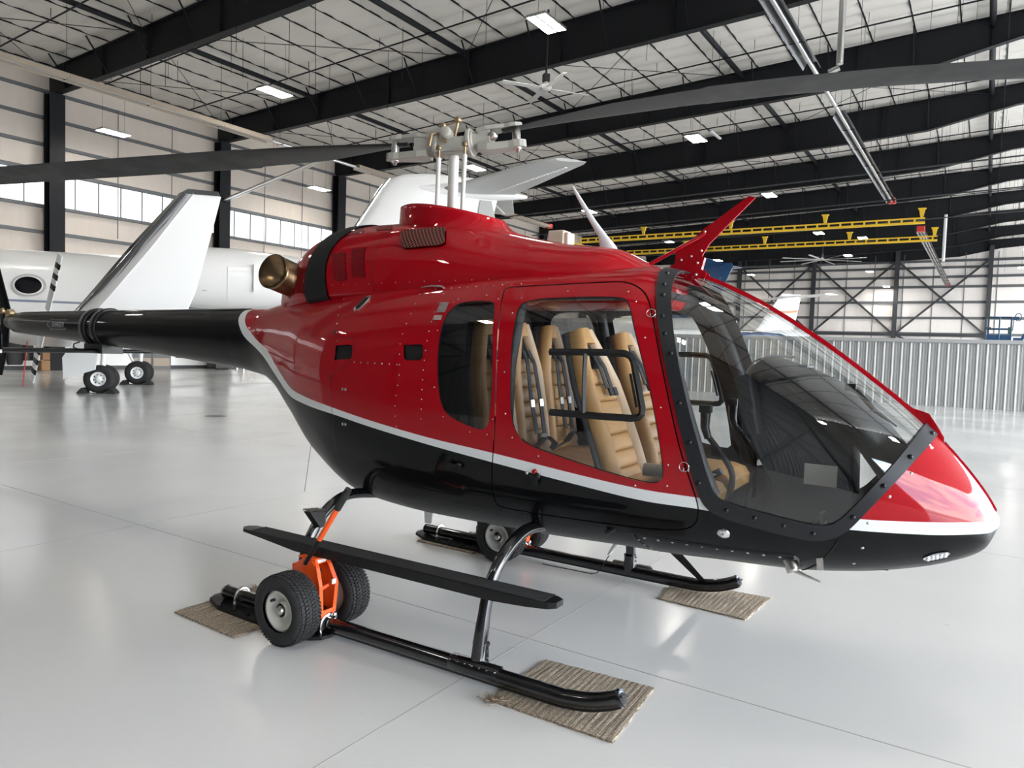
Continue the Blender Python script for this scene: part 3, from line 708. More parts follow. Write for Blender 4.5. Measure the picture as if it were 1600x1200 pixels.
# nose: landing light, split line, pitot under the chin
m = MB(); c = SP.P(3.0, .775, -1, 0); n = SP.N(3.0, .775, -1); t = Vector((1, 0, 0)); t = (t - n * t.dot(n)).normalized(); w = n.cross(t)
m.add([c + t * .06 * math.cos(a) + w * .028 * math.sin(a) + n * .004 for a in np.linspace(0, 2 * PI, 20, endpoint=False)], [tuple(range(20))], 0)
for i in range(-2, 3):
    for k in (-1, 1): m.lathe([(0, .012), (.008, .008), (.010, .004)], c + t * i * .019 + w * k * .011 + n * .002, n, 8, 1)
hb(m, 'landing_light', [CHROME, mat('lens', (.8, .82, .85), .1, coat=1.)])
m = MB(); pts = [SP.P(x, z, -1, .002) for x, z in smooth_poly([(2.60,.835),(2.56,.76),(2.50,.68),(2.44,.62),(2.40,.585)], False, 4)]
for a, b in zip(pts[:-1], pts[1:]): m.bar(a, b, .004, .004)
hb(m, 'nose_split_line', SEALM)
m = MB(); pts = [SP.P(x, z, -1, .003) for x, z in ((1.60,.73),(1.8,.715),(2.05,.71),(2.3,.718),(2.40,.72),(2.42,.70),(2.425,.65))]
for a, b in zip(pts[:-1], pts[1:]): m.bar(a, b, .006, .012)
pts = [SP.P(x, z, -1, .003) for x, z in ((1.60,.73),(1.61,.68),(1.64,.62))]
for a, b in zip(pts[:-1], pts[1:]): m.bar(a, b, .006, .012)
hb(m, 'chin_panel_edge', FRAMEB)
m = MB(); c = SP.P(2.38, .66, -1, .0); m.tube([c + Vector((-.05, -.0, .06)), c + Vector((.0, -.02, .01)), c + Vector((.015, -.025, -.02))], [.018, .03, .03], 14).lathe([(0, .03), (.026, .03), (.028, 0)], c + Vector((.0, -.02, -.01)), (.5, -.3, -1), 14)
m.tube([c + Vector((0, 0, -.03)), c + Vector((.14, -.01, -.065))], [.012, .004], 8); hb(m, 'temperature_probe', STEEL)
# centre spar of the windshield
m = MB(); prof = []
for x in np.linspace(1.60, 3.0, 40): prof.append((x, SP.par(x)[1] + .004))
rings = []
for i, (x, z) in enumerate(prof):
    h = .014 + (.05 * math.exp(-((x - 2.93) / .05) ** 2)); w_ = .022
    rings.append([(x, -w_, z - .012), (x, w_, z - .012), (x, w_ * .7, z + h), (x, -w_ * .7, z + h)])
m.loft(rings, 0, smooth=False); hb(m, 'windshield_spar', RED)
m = MB()
for i, x in enumerate(np.linspace(2.97, 3.238, 14)):
    pass
rings = []
for x in 3.0 + .236 * np.sin(np.linspace(0, PI / 2 * .96, 16)):
    z = SP.par(x)[1]; rings.append([(x, -.016, z - .01), (x, .016, z - .01), (x + .004, .012, z + .008), (x + .004, -.012, z + .008)])
m.loft(rings, 0, smooth=False); hb(m, 'nose_spar', RED)
# belly antennas
m = MB().box((-.14, -.15, .47), (.06, .012, .11), 0, taper=(1.4, 1)); hb(m, 'belly_blade_antenna', WHITEP)
m = MB().tube([(1.29, .0, .53), (1.20, 0, .39)], [.026, .008], 8, 0).tube([(1.21, 0, .395), (1.15, 0, .29), (1.13, 0, .262), (1.09, 0, .245), (.72, 0, .242)], .003, 6, 1); hb(m, 'belly_whip_antenna', [WHITEP, SATIN])
m = MB().tube([SP.P(-1.15, .9, -1, 0), Vector((-1.25, -.3, .52))], .002, 5); hb(m, 'static_wick', SATIN)
# ---- engine cowling
def cowl_bm(knives):
    b2 = bmesh.new(); rows = []; nth = 112
    for x in np.concatenate([[-1.76], np.linspace(-1.74, 1.58, 120)]): rows.append([b2.verts.new(p) for p in SCW.ring(x, nth)])
    for i in range(len(rows) - 1):
        for k in range(nth): b2.faces.new((rows[i][k], rows[i + 1][k], rows[i + 1][(k + 1) % nth], rows[i][(k + 1) % nth]))
    b2.faces.new(rows[-1]); b2.faces.new(rows[0][::-1])
    for p, o in knives: knife(b2, p, o)
    return b2
LOUV = smooth_poly([(-1.02,2.60),(-1.10,2.50),(-1.17,2.35),(-1.175,2.15),(-1.12,1.96),(-.90,2.00),(-.925,2.15),(-.94,2.30),(-.90,2.44),(-.80,2.60)], True, 4)
INT = smooth_poly([(-.285,2.462),(-.1,2.475),(.045,2.473),(.095,2.41),(.124,2.35),(-.03,2.34),(-.20,2.338),(-.245,2.40)], True, 4)
VR = [np.array(v) for v in ([(-.895,2.335),(-.765,2.342),(-.69,2.135),(-.815,2.128)], [(-.705,2.36),(-.575,2.36),(-.51,2.155),(-.635,2.148)], [(-1.50,2.19),(-1.39,2.22),(-1.335,2.06),(-1.42,2.03)], [(-1.33,2.24),(-1.22,2.25),(-1.19,2.06),(-1.28,2.05)], [(-.93,2.535),(-.78,2.545),(-.70,2.50),(-.85,2.48)], [(-.66,2.55),(-.50,2.55),(-.42,2.50),(-.58,2.50)])]
SMC = smooth_poly([(-.50,2.7),(-.48,2.4),(-.42,2.05),(-.40,1.9),(-2.2,1.8),(-2.2,2.8)], True, 3)
b2 = cowl_bm([(LOUV, 0), (INT, 0), (SMC, .002), (SMC, -.002)] + [(v, 0) for v in VR])
cen = np.array([tuple(f.calc_center_median()) for f in b2.faces]); qq = cen[:, [0, 2]]
dl = sdist(LOUV, qq); di = sdist(INT, qq); ds = sdist(SMC, qq); dv = np.min([sdist(v, qq) for v in VR], 0)
parts = {}; b2.verts.index_update(); b2.normal_update()
for i, f in enumerate(b2.faces):
    f.material_index = 1 if (abs(ds[i]) < .002) else 0
    parts.setdefault('louver' if dl[i] < 0 else 'intake' if di[i] < 0 else 'perf' if dv[i] < 0 else 'cowl', []).append(f)
cow = mk('cowl', 'engine_cowling', [RED, SEALM], heli)
lou = mk('louver', 'louver_panel', HOLE, cow, .012, False)
def perf_mat(name='perforated_red', hole=(.004, .002, .002, 1), web=(.30, .002, .008, 1), sc=62, th=.36):
    m = bpy.data.materials.new(name); m.use_nodes = True; nt = m.node_tree; b = nt.nodes['Principled BSDF']; N = nt.nodes.new; L = nt.links.new
    tc = N('ShaderNodeTexCoord'); mp = N('ShaderNodeMapping'); mp.inputs['Rotation'].default_value = (0, .78, 0); L(tc.outputs['Object'], mp.inputs[0])
    v = N('ShaderNodeTexVoronoi'); v.inputs['Scale'].default_value = sc; v.inputs['Randomness'].default_value = 0; v.voronoi_dimensions = '2D'
    sx = N('ShaderNodeSeparateXYZ'); cx = N('ShaderNodeCombineXYZ'); L(mp.outputs[0], sx.inputs[0]); L(sx.outputs[0], cx.inputs[0]); L(sx.outputs[2], cx.inputs[1]); L(cx.outputs[0], v.inputs['Vector'])
    r = N('ShaderNodeMath'); r.operation = 'GREATER_THAN'; r.inputs[1].default_value = th; L(v.outputs['Distance'], r.inputs[0])
    mx = N('ShaderNodeMix'); mx.data_type = 'RGBA'; mx.inputs[6].default_value = hole; mx.inputs[7].default_value = web; L(r.outputs[0], mx.inputs[0]); L(mx.outputs[2], b.inputs['Base Color'])
    b.inputs['Roughness'].default_value = .5; b.inputs['Specular IOR Level'].default_value = .12; return m
PERF = perf_mat()
loose_split(mk('perf', 'perforated_vent', PERF, cow, .004, False))
sl = MB()
for sd in (-1, 1):
    for k in range(44):
        z = 2.02 + .0115 * k; xa = -1.155 if z < 2.3 else -1.155 + (z - 2.3) * .25; xb_ = -.935 if z < 2.3 else -.935 + (z - 2.3) * .3
        sl.bar(SCW.P(xa, z, sd, -.006), SCW.P(xb_, z, sd, -.006), .0045, .0035)
o = hb(sl, 'louver_slats', TRIMG, cow); o['kind'] = 'stuff'
cr = MB()
for k in range(26):
    x = -1.6 + .125 * k
    for sd in (-1,):
        if x < 1.3: p = SCW.P(x, 2.11 + .01 * math.sin(x), sd, 0); cr.lathe([(0, .003), (.004, 0)], p, SCW.N(x, 2.11, sd), 6)
o = hb(cr, 'cowling_rivets', STEEL, cow); o['kind'] = 'stuff'
# ---- mast fairing with intake screens
def fairing():
    m = MB(); rings = []
    for z, xr, xf, w_, sl in ((2.28, -.62, .80, .36, 0), (2.38, -.59, .66, .325, 0), (2.45, -.575, .52, .295, .0), (2.50, -.565, .43, .275, .02), (2.55, -.557, .375, .264, .045), (2.61, -.552, .335, .256, .08), (2.66, -.548, .31, .252, .11), (2.69, -.546, .30, .25, .13)):
        cx_ = (xr + xf) / 2; hx = (xf - xr) / 2; r = []
        for a in np.linspace(0, 2 * PI, 64, endpoint=False):
            x = cx_ + hx * math.cos(a); r.append((x, w_ * math.copysign(abs(math.sin(a)) ** .92, math.sin(a)), z - sl * max(0., (x + .35) / .7) ** 1.5))
        rings.append(r)
    top = rings[-1]; rings.append([(x * .95 - .005, y * .93, z + .002) for x, y, z in top]); rings.append([(x * .9 - .005, y * .86, z - .15) for x, y, z in top])
    m.loft(rings, 0, caps=False); return m
fa = hb(fairing(), 'mast_fairing', RED)
SCR = perf_mat('intake_mesh', (.012, .004, .003, 1), (.26, .09, .07, 1), 50, .42)
loose_split(mk('intake', 'intake_screen', SCR, cow, .02, False)); b2.free()
m = MB().tube([(-.02, 0, 2.4), (-.02, 0, 2.60)], .10, 20); hb(m, 'fairing_inner_boot', SATIN, fa)
# ---- exhaust
m = MB()
ax = Vector((-.38, -.86, .33)).normalized(); base = Vector((-1.36, -.10, 2.095)); seg = 48
x_ = ax.cross(Vector((0, 1, 0))).normalized(); y_ = ax.cross(x_)
cq = Vector((4.8, -4.1, -.45)).normalized(); cq = (cq - ax * cq.dot(ax)).normalized()
def ringe(h, r, cut): return [base + ax * (h - (2.1 * cut) * (x_ * math.cos(a) + y_ * math.sin(a)).dot(cq)) + x_ * r * 1.2 * math.cos(a) + y_ * r * 1.2 * math.sin(a) for a in np.linspace(0, 2 * PI, seg, endpoint=False)]
m.loft([ringe(0, .112, 0), ringe(.25, .112, .0), ringe(.36, .113, .03), ringe(.385, .116, .03), ringe(.385, .108, .03), ringe(.2, .104, 0), ringe(.05, .10, 0)], 0, caps=False)
m.add([base + ax * .08 + x_ * .1 * math.cos(a) + y_ * .1 * math.sin(a) for a in np.linspace(0, 2 * PI, 24, endpoint=False)], [tuple(range(24))], 1)
hb(m, 'exhaust_pipe', [EXH, HOLE])
# ---- tail boom
m = MB(); rings = []
for x, zb, zt, w_ in ((-2.28, 1.42, 1.95, .24), (-2.9, 1.465, 1.945, .222), (-4.0, 1.545, 1.935, .19), (-5.2, 1.61, 1.925, .158), (-6.1, 1.655, 1.915, .132), (-6.42, 1.67, 1.91, .12), (-6.46, 1.70, 1.90, .09)):
    rings.append([(x, w_ * math.cos(a), (zb + zt) / 2 + (zt - zb) / 2 * math.sin(a)) for a in np.linspace(0, 2 * PI, 48, endpoint=False)])
m.loft(rings, 0); tb = hb(m, 'tail_boom', BLACKP)
m = MB(); rings = []
for x, w_, h in ((-2.2, .06, .0), (-2.3, .085, .045), (-3.5, .08, .045), (-5.9, .07, .045), (-6.3, .06, .03)):
    zt = float(np.interp(-x, [2.28, 6.42], [1.95, 1.91])); rings.append([(x, -w_, zt - .045), (x, -w_ * .8, zt + h * .25 - .012), (x, 0, zt + h * .3), (x, w_ * .8, zt + h * .25 - .012), (x, w_, zt - .045)])
m.loft(rings, 0, closed=False, caps=False); hb(m, 'driveshaft_cover', BLACKP, tb)
m = MB()
for x in (-4.52, -4.72): m.loft([[(x + d, r * 1.02 * math.cos(a), 1.755 + (r * 1.13) * math.sin(a)) for a in np.linspace(0, 2 * PI, 32, endpoint=False)] for d, r in ((-.05, .17), (-.045, .182), (.045, .186), (.05, .174))], 0)
m.box((-4.62, 0, 1.54), (.34, .22, .10)).tube([(-4.86, -.12, 1.6), (-4.95, -.13, 1.58), (-4.96, -.13, 1.54), (-4.88, -.12, 1.525)], .008, 6); hb(m, 'stabilizer_bracket', SATIN, tb)
# horizontal stabiliser and end plates
def airfoil(c, t, n=14, cam=0.):
    up_ = []; lo_ = []
    for i in range(n + 1):
        x = (1 - math.cos(PI * i / n)) / 2; y = t / .2 * (.2969 * math.sqrt(x) - .126 * x - .3516 * x * x + .2843 * x ** 3 - .1015 * x ** 4)
        up_.append((c * (.3 - x), c * (y + cam * 4 * x * (1 - x)))); lo_.append((c * (.3 - x), c * (-y + cam * 4 * x * (1 - x))))
    return up_ + lo_[-2:0:-1]
m = MB(); af = airfoil(.34, .14)
m.loft([[(-4.62 + x, y, 1.515 + z) for x, z in af] for y in (-1.0, 1.0)], 0, smooth=True); st = hb(m, 'horizontal_stabilizer', BLACKP)
m = MB(); ap = airfoil(.36, .10)
for y in (-1.0, 1.0):
    m.loft([[(-4.62 + x * k - dx, y + z * k, zz) for x, z in ap] for zz, k, dx in ((1.44, .9, .04), (1.50, 1.05, .0), (1.65, 1.08, 0), (1.85, 1.0, .06), (1.98, .8, .16))], 0)
loose_split(hb(m, 'end_plate_fin', BLACKP, st))
m = MB().box((-4.5, -1.03, 1.505), (.06, .03, .03)); hb(m, 'tip_bolt', STEEL, st)
# vertical fin behind the boom end
m = MB(); vf = airfoil(.55, .10)
m.loft([[(-6.85 + x * k - dx, .03 + z * k, zz) for x, z in vf] for zz, k, dx in ((1.15, .65, .16), (1.5, .95, .05), (1.95, 1.0, 0), (2.5, .75, .25), (2.75, .6, .38))], 0); hb(m, 'vertical_fin', BLACKP)
# tail gearbox, tail rotor
m = MB().tube([(-6.44, 0, 1.80), (-6.62, 0, 1.80)], [.10, .08], 16, 0).tube([(-6.62, 0, 1.80), (-6.62, .38, 1.84)], .035, 10, 0).lathe([(0, 0), (.05, 0), (.055, .05), (.03, .09), (0, .09)], (-6.55, -.03, 1.86), (0, 0, 1), 14, 1)
m.lathe([(0, 0), (.035, 0), (.02, .06), (0, .06)], (-6.56, -.10, 1.90), (0, -.3, 1), 10, 1); hb(m, 'tail_gearbox', [SATIN, GOLD])
# direction word on the boom
def letters(word, h):
    G5 = {'D': [(0,0,0,1),(0,1,.6,.8),(.6,.8,.6,.2),(.6,.2,0,0)], 'A': [(0,0,.3,1),(.3,1,.6,0),(.12,.4,.48,.4)], 'N': [(0,0,0,1),(0,1,.6,0),(.6,0,.6,1)],
          'G': [(.6,.85,.3,1),(.3,1,0,.7),(0,.7,0,.3),(0,.3,.3,0),(.3,0,.6,.2),(.6,.2,.6,.5),(.6,.5,.35,.5)], 'E': [(0,0,0,1),(0,1,.6,1),(0,.5,.5,.5),(0,0,.6,0)], 'R': [(0,0,0,1),(0,1,.6,.85),(.6,.85,.55,.5),(.55,.5,0,.5),(.25,.5,.6,0)]}
    out = []; x = 0
    for ch in word:
        out += [((x + a) * h, b * h, (x + c) * h, d * h) for a, b, c, d in G5[ch]]; x += .85
    return out
LINEM = mat('decal_grey', (.22, .22, .22), .5)
m = MB()
def boom_pt(x, z):
    zb = float(np.interp(-x, [2.28, 2.9, 4.0, 5.2, 6.1], [1.42, 1.465, 1.545, 1.61, 1.655])); zt = 1.92; w_ = float(np.interp(-x, [2.28, 2.9, 4.0, 5.2, 6.1], [.24, .222, .19, .158, .132]))
    t = (z - (zb + zt) / 2) / ((zt - zb) / 2); return Vector((x, -w_ * math.sqrt(max(0, 1 - t * t)) - .003, z))
x0 = -5.40
for a, b_, c, d in letters('DANGER', .05): m.bar(boom_pt(x0 + .06 + a, 1.755 + b_), boom_pt(x0 + .06 + c, 1.755 + d), .004, .007)
for a, b_, c, d in ((-.06, .025, .03, .09), (-.06, .025, .03, -.04), (.03, .075, .34, .075), (.03, -.025, .34, -.025), (.34, .075, .34, -.025)): m.bar(boom_pt(x0 + a, 1.755 + b_), boom_pt(x0 + c, 1.755 + d), .003, .005)
hb(m, 'danger_marking', LINEM, tb)
# tail rotor: two blades with black and white bands, carried on the far side
trc = Vector((-6.62, .40, 1.84))
tr = empty('tail_rotor', (trc.x, trc.y, trc.z + ZO)); tr.parent = heli
hubm = MB().lathe([(0, -.02), (.05, -.02), (.05, .05), (.02, .08), (0, .08)], (0, 0, 0), (0, 1, 0), 16); hubm.build('tail_rotor_hub', STEEL, tr)
bd = Vector((.405, .0, .914)).normalized()
cross_ = Vector((0, 1, 0)).cross(bd).normalized()
for s in (1, -1):
    m = MB(); R0, R1 = .12, .86; bands = [(R0, .40, 0), (.40, .47, 1), (.47, .54, 0), (.54, .61, 1), (.61, .68, 0), (.68, .75, 1), (.75, R1, 0)]
    for a, b, k in bands:
        rings = [[bd * s * r + cross_ * (x * .52) + Vector((0, 1, 0)) * z * .6 for x, z in airfoil(.25, .12, 8)] for r in (a, b)]
        m.loft(rings, k, smooth=True)
    m.build('tail_rotor_blade', [WHITEP, SATIN], tr)
# ---- mast and main rotor hub
mast = hb(MB().tube([(-.12, 0, 2.45), (-.117, 0, 3.07)], .037, 20, 0).lathe([(0, 0), (.05, 0), (.05, .03), (.06, .05), (.06, .08), (0, .08)], (-.12, 0, 2.50), (0, 0, 1), 20, 0), 'mast', GREYROD)
for x, y in ((-.175, -.10), (.05, -.10)):
    m = MB().tube([(x - .01, y, 2.55), (x, y, 3.02)], [.014, .017], 12, 0).tube([(x, y, 3.02), (x, y, 3.08)], .010, 8, 1).lathe([(0, -.015), (.018, -.015), (.018, .015), (0, .015)], (x, y, 3.09), (0, 1, 0), 12, 1)
    hb(m, 'pitch_link', [GREYROD, GOLD])
hub = empty('rotor_hub', (-.115, 0, 3.125 + ZO)); hub.parent = heli
BL = math.radians(16.5)
ex = Vector((math.cos(BL), math.sin(BL), 0)); ey = Vector((-math.sin(BL), math.cos(BL), 0)); ez = Vector((0, 0, 1))
def RB(s, tilt):
    x = (ex * s * math.cos(tilt) + ez * math.sin(tilt)).normalized(); y = ez.cross(x).normalized(); z = x.cross(y)
    return Matrix(((x.x, y.x, z.x, 0), (x.y, y.y, z.y, 0), (x.z, y.z, z.z, 0), (0, 0, 0, 1)))
M0 = RB(1, .05)
m = MB().box((0, 0, -.01), (.26, .17, .10), 0, M0).box((0, 0, -.065), (.20, .14, .02), 0, M0)
m.build('yoke_block', GREY, hub, auto=.01)
m = MB().lathe([(0, .035), (.030, .035), (.040, .028), (.044, .015), (.044, -.08)], M0 @ Vector((-.03, -.09, .065)), M0 @ Vector((0, -1, .15)), 24)
m.build('trunnion_cap', GREY, hub)
m = MB()
for px, pz in ((-.06, .13), (.05, .16)):
    m.tube([M0 @ Vector((px * .4, -.04, .05)), M0 @ Vector((px, -.05, pz))], [.012, .009], 8).lathe([(0, -.02), (.020, -.02), (.02, .02), (0, .02)], M0 @ Vector((px, -.05, pz)), M0 @ Vector((.3, 1, 0)), 12)
m.tube([M0 @ Vector((-.06, -.05, .13)), M0 @ Vector((.05, -.05, .155))], .007, 6).tube([M0 @ Vector((-.15, -.11, -.02)), M0 @ Vector((-.13, -.11, .06)), M0 @ Vector((-.10, -.05, .08))], .012, 8)
m.tube([M0 @ Vector((-.02, -.10, .0)), M0 @ Vector((-.08, -.12, .02))], .008, 6)
m.build('control_linkage', GOLD, hub)
for s, tilt in ((1, .12), (-1, .0)):
    M = RB(s, tilt); g = MB()
    g.lathe([(.075, .10), (.098, .11), (.10, .135), (.085, .14), (.088, .15), (.075, .155), (.072, .27)], (0, 0, 0), (M @ Vector((1, 0, 0))), 28)
    g.lathe([(0, .10), (.075, .10)], (0, 0, 0), (M @ Vector((1, 0, 0))), 28)
    def pr(z0, z1, x1, mi=0):
        rings = []
        for x, w_, h0, h1 in ((.19, .075, z0 * .9, z1 * .9), (.26, .08, z0, z1), (.35, .062, z0, z1), (x1 - .06, .050, z0, z1), (x1 - .02, .056, z0, z1), (x1 + .02, .050, z0, z1), (x1 + .045, .030, z0, z1), (x1 + .055, .01, z0, z1)):
            rings.append([M @ Vector((x, y_, h)) for y_, h in ((-w_, h0), (w_, h0), (w_, h1), (-w_, h1))])
        g.loft(rings, mi, smooth=False)
    pr(-.092, -.042, .47); pr(.050, .080, .45)
    g.box((.24, 0, 0), (.09, .14, .14), 0, M)
    g.build('blade_grip', GREY, hub, auto=.008)
    k = MB().lathe([(0, -.11), (.014, -.11), (.016, -.095), (.026, -.09), (.03, -.078), (.03, .085), (.02, .10), (0, .10)], M @ Vector((.46, 0, -.012)), M @ Vector((0, 0, 1)), 18).lathe([(0, -.03), (.03, -.03), (.035, 0), (.03, .03), (0, .03)], M @ Vector((.30, -.04, .01)), M @ Vector((0, 1, .3)), 12)
    k.build('blade_bolt', STEEL, hub)
# ---- rotor blades (rest droop)
def blade(s, b_, k_, pitch, R1=5.65):
    rings = []; e = ex * s; f = ez.cross(e).normalized()
    rs = [.36, .46, .60, .85, 1.15, 1.55, 1.70, 1.74, 1.8, 2.2, 2.8, 3.4, 4.0, 4.6, 5.2, 5.6, 5.65]
    for r in rs:
        c = float(np.interp(r, [.36, .46, .60, .85, 1.15, 1.70, 1.74, 5.4, 5.65], [.07, .08, .12, .19, .27, .31, .345, .345, .30])); th = float(np.interp(r, [.4, .9, 1.7, 5], [.05, .035, .030, .026]))
        z0 = .03 + b_ * r - k_ * r * r; p = pitch * min(1, r / .9)
        ring = []
        for x, y in airfoil(c, .12, 10):
            y = y * (th / (c * .12)) * .5 if c else 0
            lead = x            # towards the leading edge
            ring.append(e * r + f * (lead * math.cos(p) ) + ez * (z0 + lead * math.sin(p) + y))
        rings.append(ring)
    m = MB(); i0 = 5
    m.loft(rings[:i0 + 1], 1, caps=True); m.loft(rings[i0:], 0, caps=True)
    return m
bo = blade(1, .16, .025, .02).build('rotor_blade', [BLADE, BLADEB], hub)
bo = blade(-1, -.02, .0005, .17).build('rotor_blade', [BLADE, BLADEB], hub)
# ---- cutter, antennas
m = MB()
bladeo = [(2.012,2.590),(1.975,2.600),(1.72,2.425),(1.60,2.325),(1.555,2.27),(1.56,2.215),(1.62,2.20),(1.70,2.235),(1.76,2.34),(1.86,2.44)]
m.prism(bladeo, -.008, .008, 'y'); m.prism([(1.50,2.19),(1.58,2.235),(1.70,2.215),(1.76,2.165),(1.74,2.10),(1.6,2.10)], -.035, -.028, 'y').prism([(1.50,2.19),(1.58,2.235),(1.70,2.215),(1.76,2.165),(1.74,2.10),(1.6,2.10)], .028, .035, 'y')
m.prism([(1.56,2.30),(1.60,2.34),(1.74,2.26),(1.72,2.18),(1.58,2.20)], -.018, .018, 'y')
cut = hb(m, 'wire_cutter', RED)
hb(MB().tube([(1.735, -.01, 2.405), (1.715, -.02, 2.385), (1.39, -.05, 2.215)], .011, 8), 'cutter_strut', RED, cut)
k = MB()
for x, z in ((1.60,2.25),(1.66,2.27),(1.72,2.30),(1.64,2.21),(1.70,2.23),(1.62,2.17),(1.70,2.16),(1.735,2.41)): k.lathe([(0, .006), (.006, .005), (.008, 0)], (x, -.036 if z < 2.2 else -.019, z), (0, -1, 0), 8)
hb(k, 'cutter_bolts', STEEL, cut)['kind'] = 'stuff'
m = MB(); rings = []
for x, z, cx_, w_ in ((1.13, 2.30, .12, .024), (1.11, 2.36, .09, .018), (1.075, 2.42, .055, .013), (1.0, 2.52, .04, .010), (.90, 2.67, .026, .007), (.845, 2.755, .014, .004)):
    rings.append([(x + cx_ * .6 * math.cos(a), w_ * math.sin(a), z) for a in np.linspace(0, 2 * PI, 16, endpoint=False)])
m.loft(rings); hb(m, 'roof_antenna', WHITEP)
m = MB().box((.70, .12, 2.44), (.12, .12, .10), 0).box((.765, .12, 2.435), (.05, .10, .08), 0); hb(m, 'gps_antenna', mat('cream_plastic', (.62, .57, .45), .5), auto=.01)
# small handle and placards by the rear window
m = MB(); pts = [SP.P(x, z, -1, .012) for x, z in ((.02, 2.06), (.10, 2.068), (.20, 2.062), (.235, 2.05))]; m.tube(pts, [.004, .010, .012, .006], 8, sq=(1, .6)); hb(m, 'roof_step_handle', STEEL)
m = MB(); 
for x, z, w_, h in ((.30, 1.93, .07, .065), (.29, 1.865, .065, .03)):
    q = [SP.P(x + a, z + b, -1, .003) for a, b in ((-w_/2, -h/2), (w_/2, -h/2), (w_/2, h/2), (-w_/2, h/2))]; m.add(q, [(0, 1, 2, 3)])
hb(m, 'data_placard', mat('placard', (.38, .30, .29), .35, metal=.7, noise=.5, nscale=60))
# ---- landing gear
def smooth3(pts, k=5):
    P = [Vector(p) for p in pts]; out = []
    for i in range(len(P) - 1):
        p0, p1, p2, p3 = P[max(i - 1, 0)], P[i], P[i + 1], P[min(i + 2, len(P) - 1)]
        for t in np.linspace(0, 1, k, endpoint=False): out.append(.5 * ((2 * p1) + (p2 - p0) * t + (2 * p0 - 5 * p1 + 4 * p2 - p3) * t * t + (3 * p1 - p0 - 3 * p2 + p3) * t ** 3))
    return out + [P[-1]]
# coordinates below are measured from the floor
for x, side_name in ((.94, 'front'), (-.46, 'rear')):
    half = [(.0, .70), (.35, .72), (.52, .745), (.68, .745), (.80, .70), (.90, .63), (.97, .55), (1.02, .44), (1.06, .25), (1.085, .10)] if x > 0 else [(.0, .70), (.35, .72), (.52, .745), (.66, .75), (.78, .715), (.88, .645), (.95, .56), (1.0, .47), (1.045, .27), (1.08, .10)]
    prof = [(-y, z) for y, z in half[::-1]] + half[1:]
    pts = smooth3([(x + (.10 * (1 - abs(y) / 1.08) if x > 0 else .02 * (1 - abs(y) / 1.08)), y * (1.0 if y < 0 else .97), z) for y, z in prof], 4)
    rr = [.035 + .004 * (abs(p.z) < .3) for p in pts]
    ct = MB().tube(pts, rr, 16); co = ct.build('cross_tube', GLOSSB, heli)
    for s in (-1, 1):
        yy = s * (1.07 if s < 0 else 1.04)
        m = MB().tube([(x, yy, .10), (x - .0, yy + s * .005, .075)], .06, 16).tube([(x, yy * .995, .09), (x, yy * .985, .20)], [.052, .044], 16).tube([(x, yy * .985, .195), (x, yy * .984, .205)], .048, 16)
        rings = [[(x + d, yy * 1.03 + w_ * math.cos(a), .078 + w_ * math.sin(a)) for a in np.linspace(-.35, PI + .35, 14)] for d, w_ in ((-.16, .040), (-.15, .049), (.15, .049), (.16, .040))]
        m.loft(rings, 0, closed=False, caps=False)
        for d in np.linspace(-.14, .14, 7):
            for a in (.6, 2.5): m.lathe([(0, .008), (.005, .006), (.007, 0)], (x + d, yy * 1.03 + .049 * math.cos(a), .078 + .049 * math.sin(a)), (0, math.cos(a), math.sin(a)), 6)
        for i in range(4): m.lathe([(0, .010), (.006, .008), (.008, 0)], (x + .045, yy * .99, .10 + .03 * i), (1, 0, 0), 6)
        m.build('skid_saddle', GLOSSB, heli)
for s, y0, y1 in ((-1, -1.125, -1.105), (1, 1.04, 1.03)):
    pts = smooth3([(-1.07, y0 * .995, .085), (-1.03, y0, .083), (-.5, (y0 * .6 + y1 * .4), .078), (.4, y1, .075), (1.35, y1, .075), (1.50, y1, .08), (1.62, y1, .10), (1.72, y1, .135), (1.78, y1, .165)], 5)
    rr = [.043] * len(pts); rr[0] = .025; rr[-1] = .036
    sk = MB().tube(pts, rr, 18).build('landing_skid', GLOSSB, heli)
    wsx = [(p + Vector((0, 0, -.033))) for p in pts[8:]]
    MB().tube(wsx, .024, 8, sq=(1.3, .8)).build('wear_shoe', SATIN, sk)
    e = pts[-1]; MB().lathe([(0, .006), (.020, .006), (.024, 0), (.034, .002), (.036, -.01)], e, (.6, 0, .35), 16).tube([e + Vector((.004, -.03, .015)), e + Vector((.014, .03, .0))], .006, 6).build('skid_end_cap', RUBBER, sk)
    # strapped ski pad at the heel
    m = MB(); oy = y0
    rows = []
    for x, w0, w1 in ((-1.17, .03, .03), (-1.14, .09, .09), (-1.0, .13, .13), (-.7, .145, .145), (-.3, .145, .145), (-.16, .13, .13), (-.10, .08, .08), (-.085, .03, .03)):
        lift_ = .012 + (.02 if x < -1.1 else 0) 
        rows.append([(x, oy - w0, lift_), (x, oy + w1, lift_), (x, oy + w1 * .96, lift_ + .02), (x, oy - w0 * .96, lift_ + .02)])
    m.loft(rows, 0, smooth=False)
    for k in range(7):
        for sg in (-1, 1):
            x = -1.06 + .135 * k; m.bar((x, oy + sg * .05, .038), (x + .06, oy + sg * .12, .036), .018, .016)
            m.bar((x + .06, oy + sg * .12, .036), (x + .085, oy + sg * .12, .036), .018, .016)
    pad = m.build('ski_pad', SATIN, heli)
    for x in (-.92, -.13):
        m = MB().tube([(x, oy + .052 * math.cos(a), .08 + .054 * math.sin(a)) for a in np.linspace(-.5, PI + .5, 15)], .011, 6, sq=(1.6, .5))
        m.lathe([(0, .03), (.006, .03), (.010, .02), (.010, 0)], (x, oy - .058, .035), (0, -.2, 1), 10)
        m.build('pad_clamp', STEEL, pad)
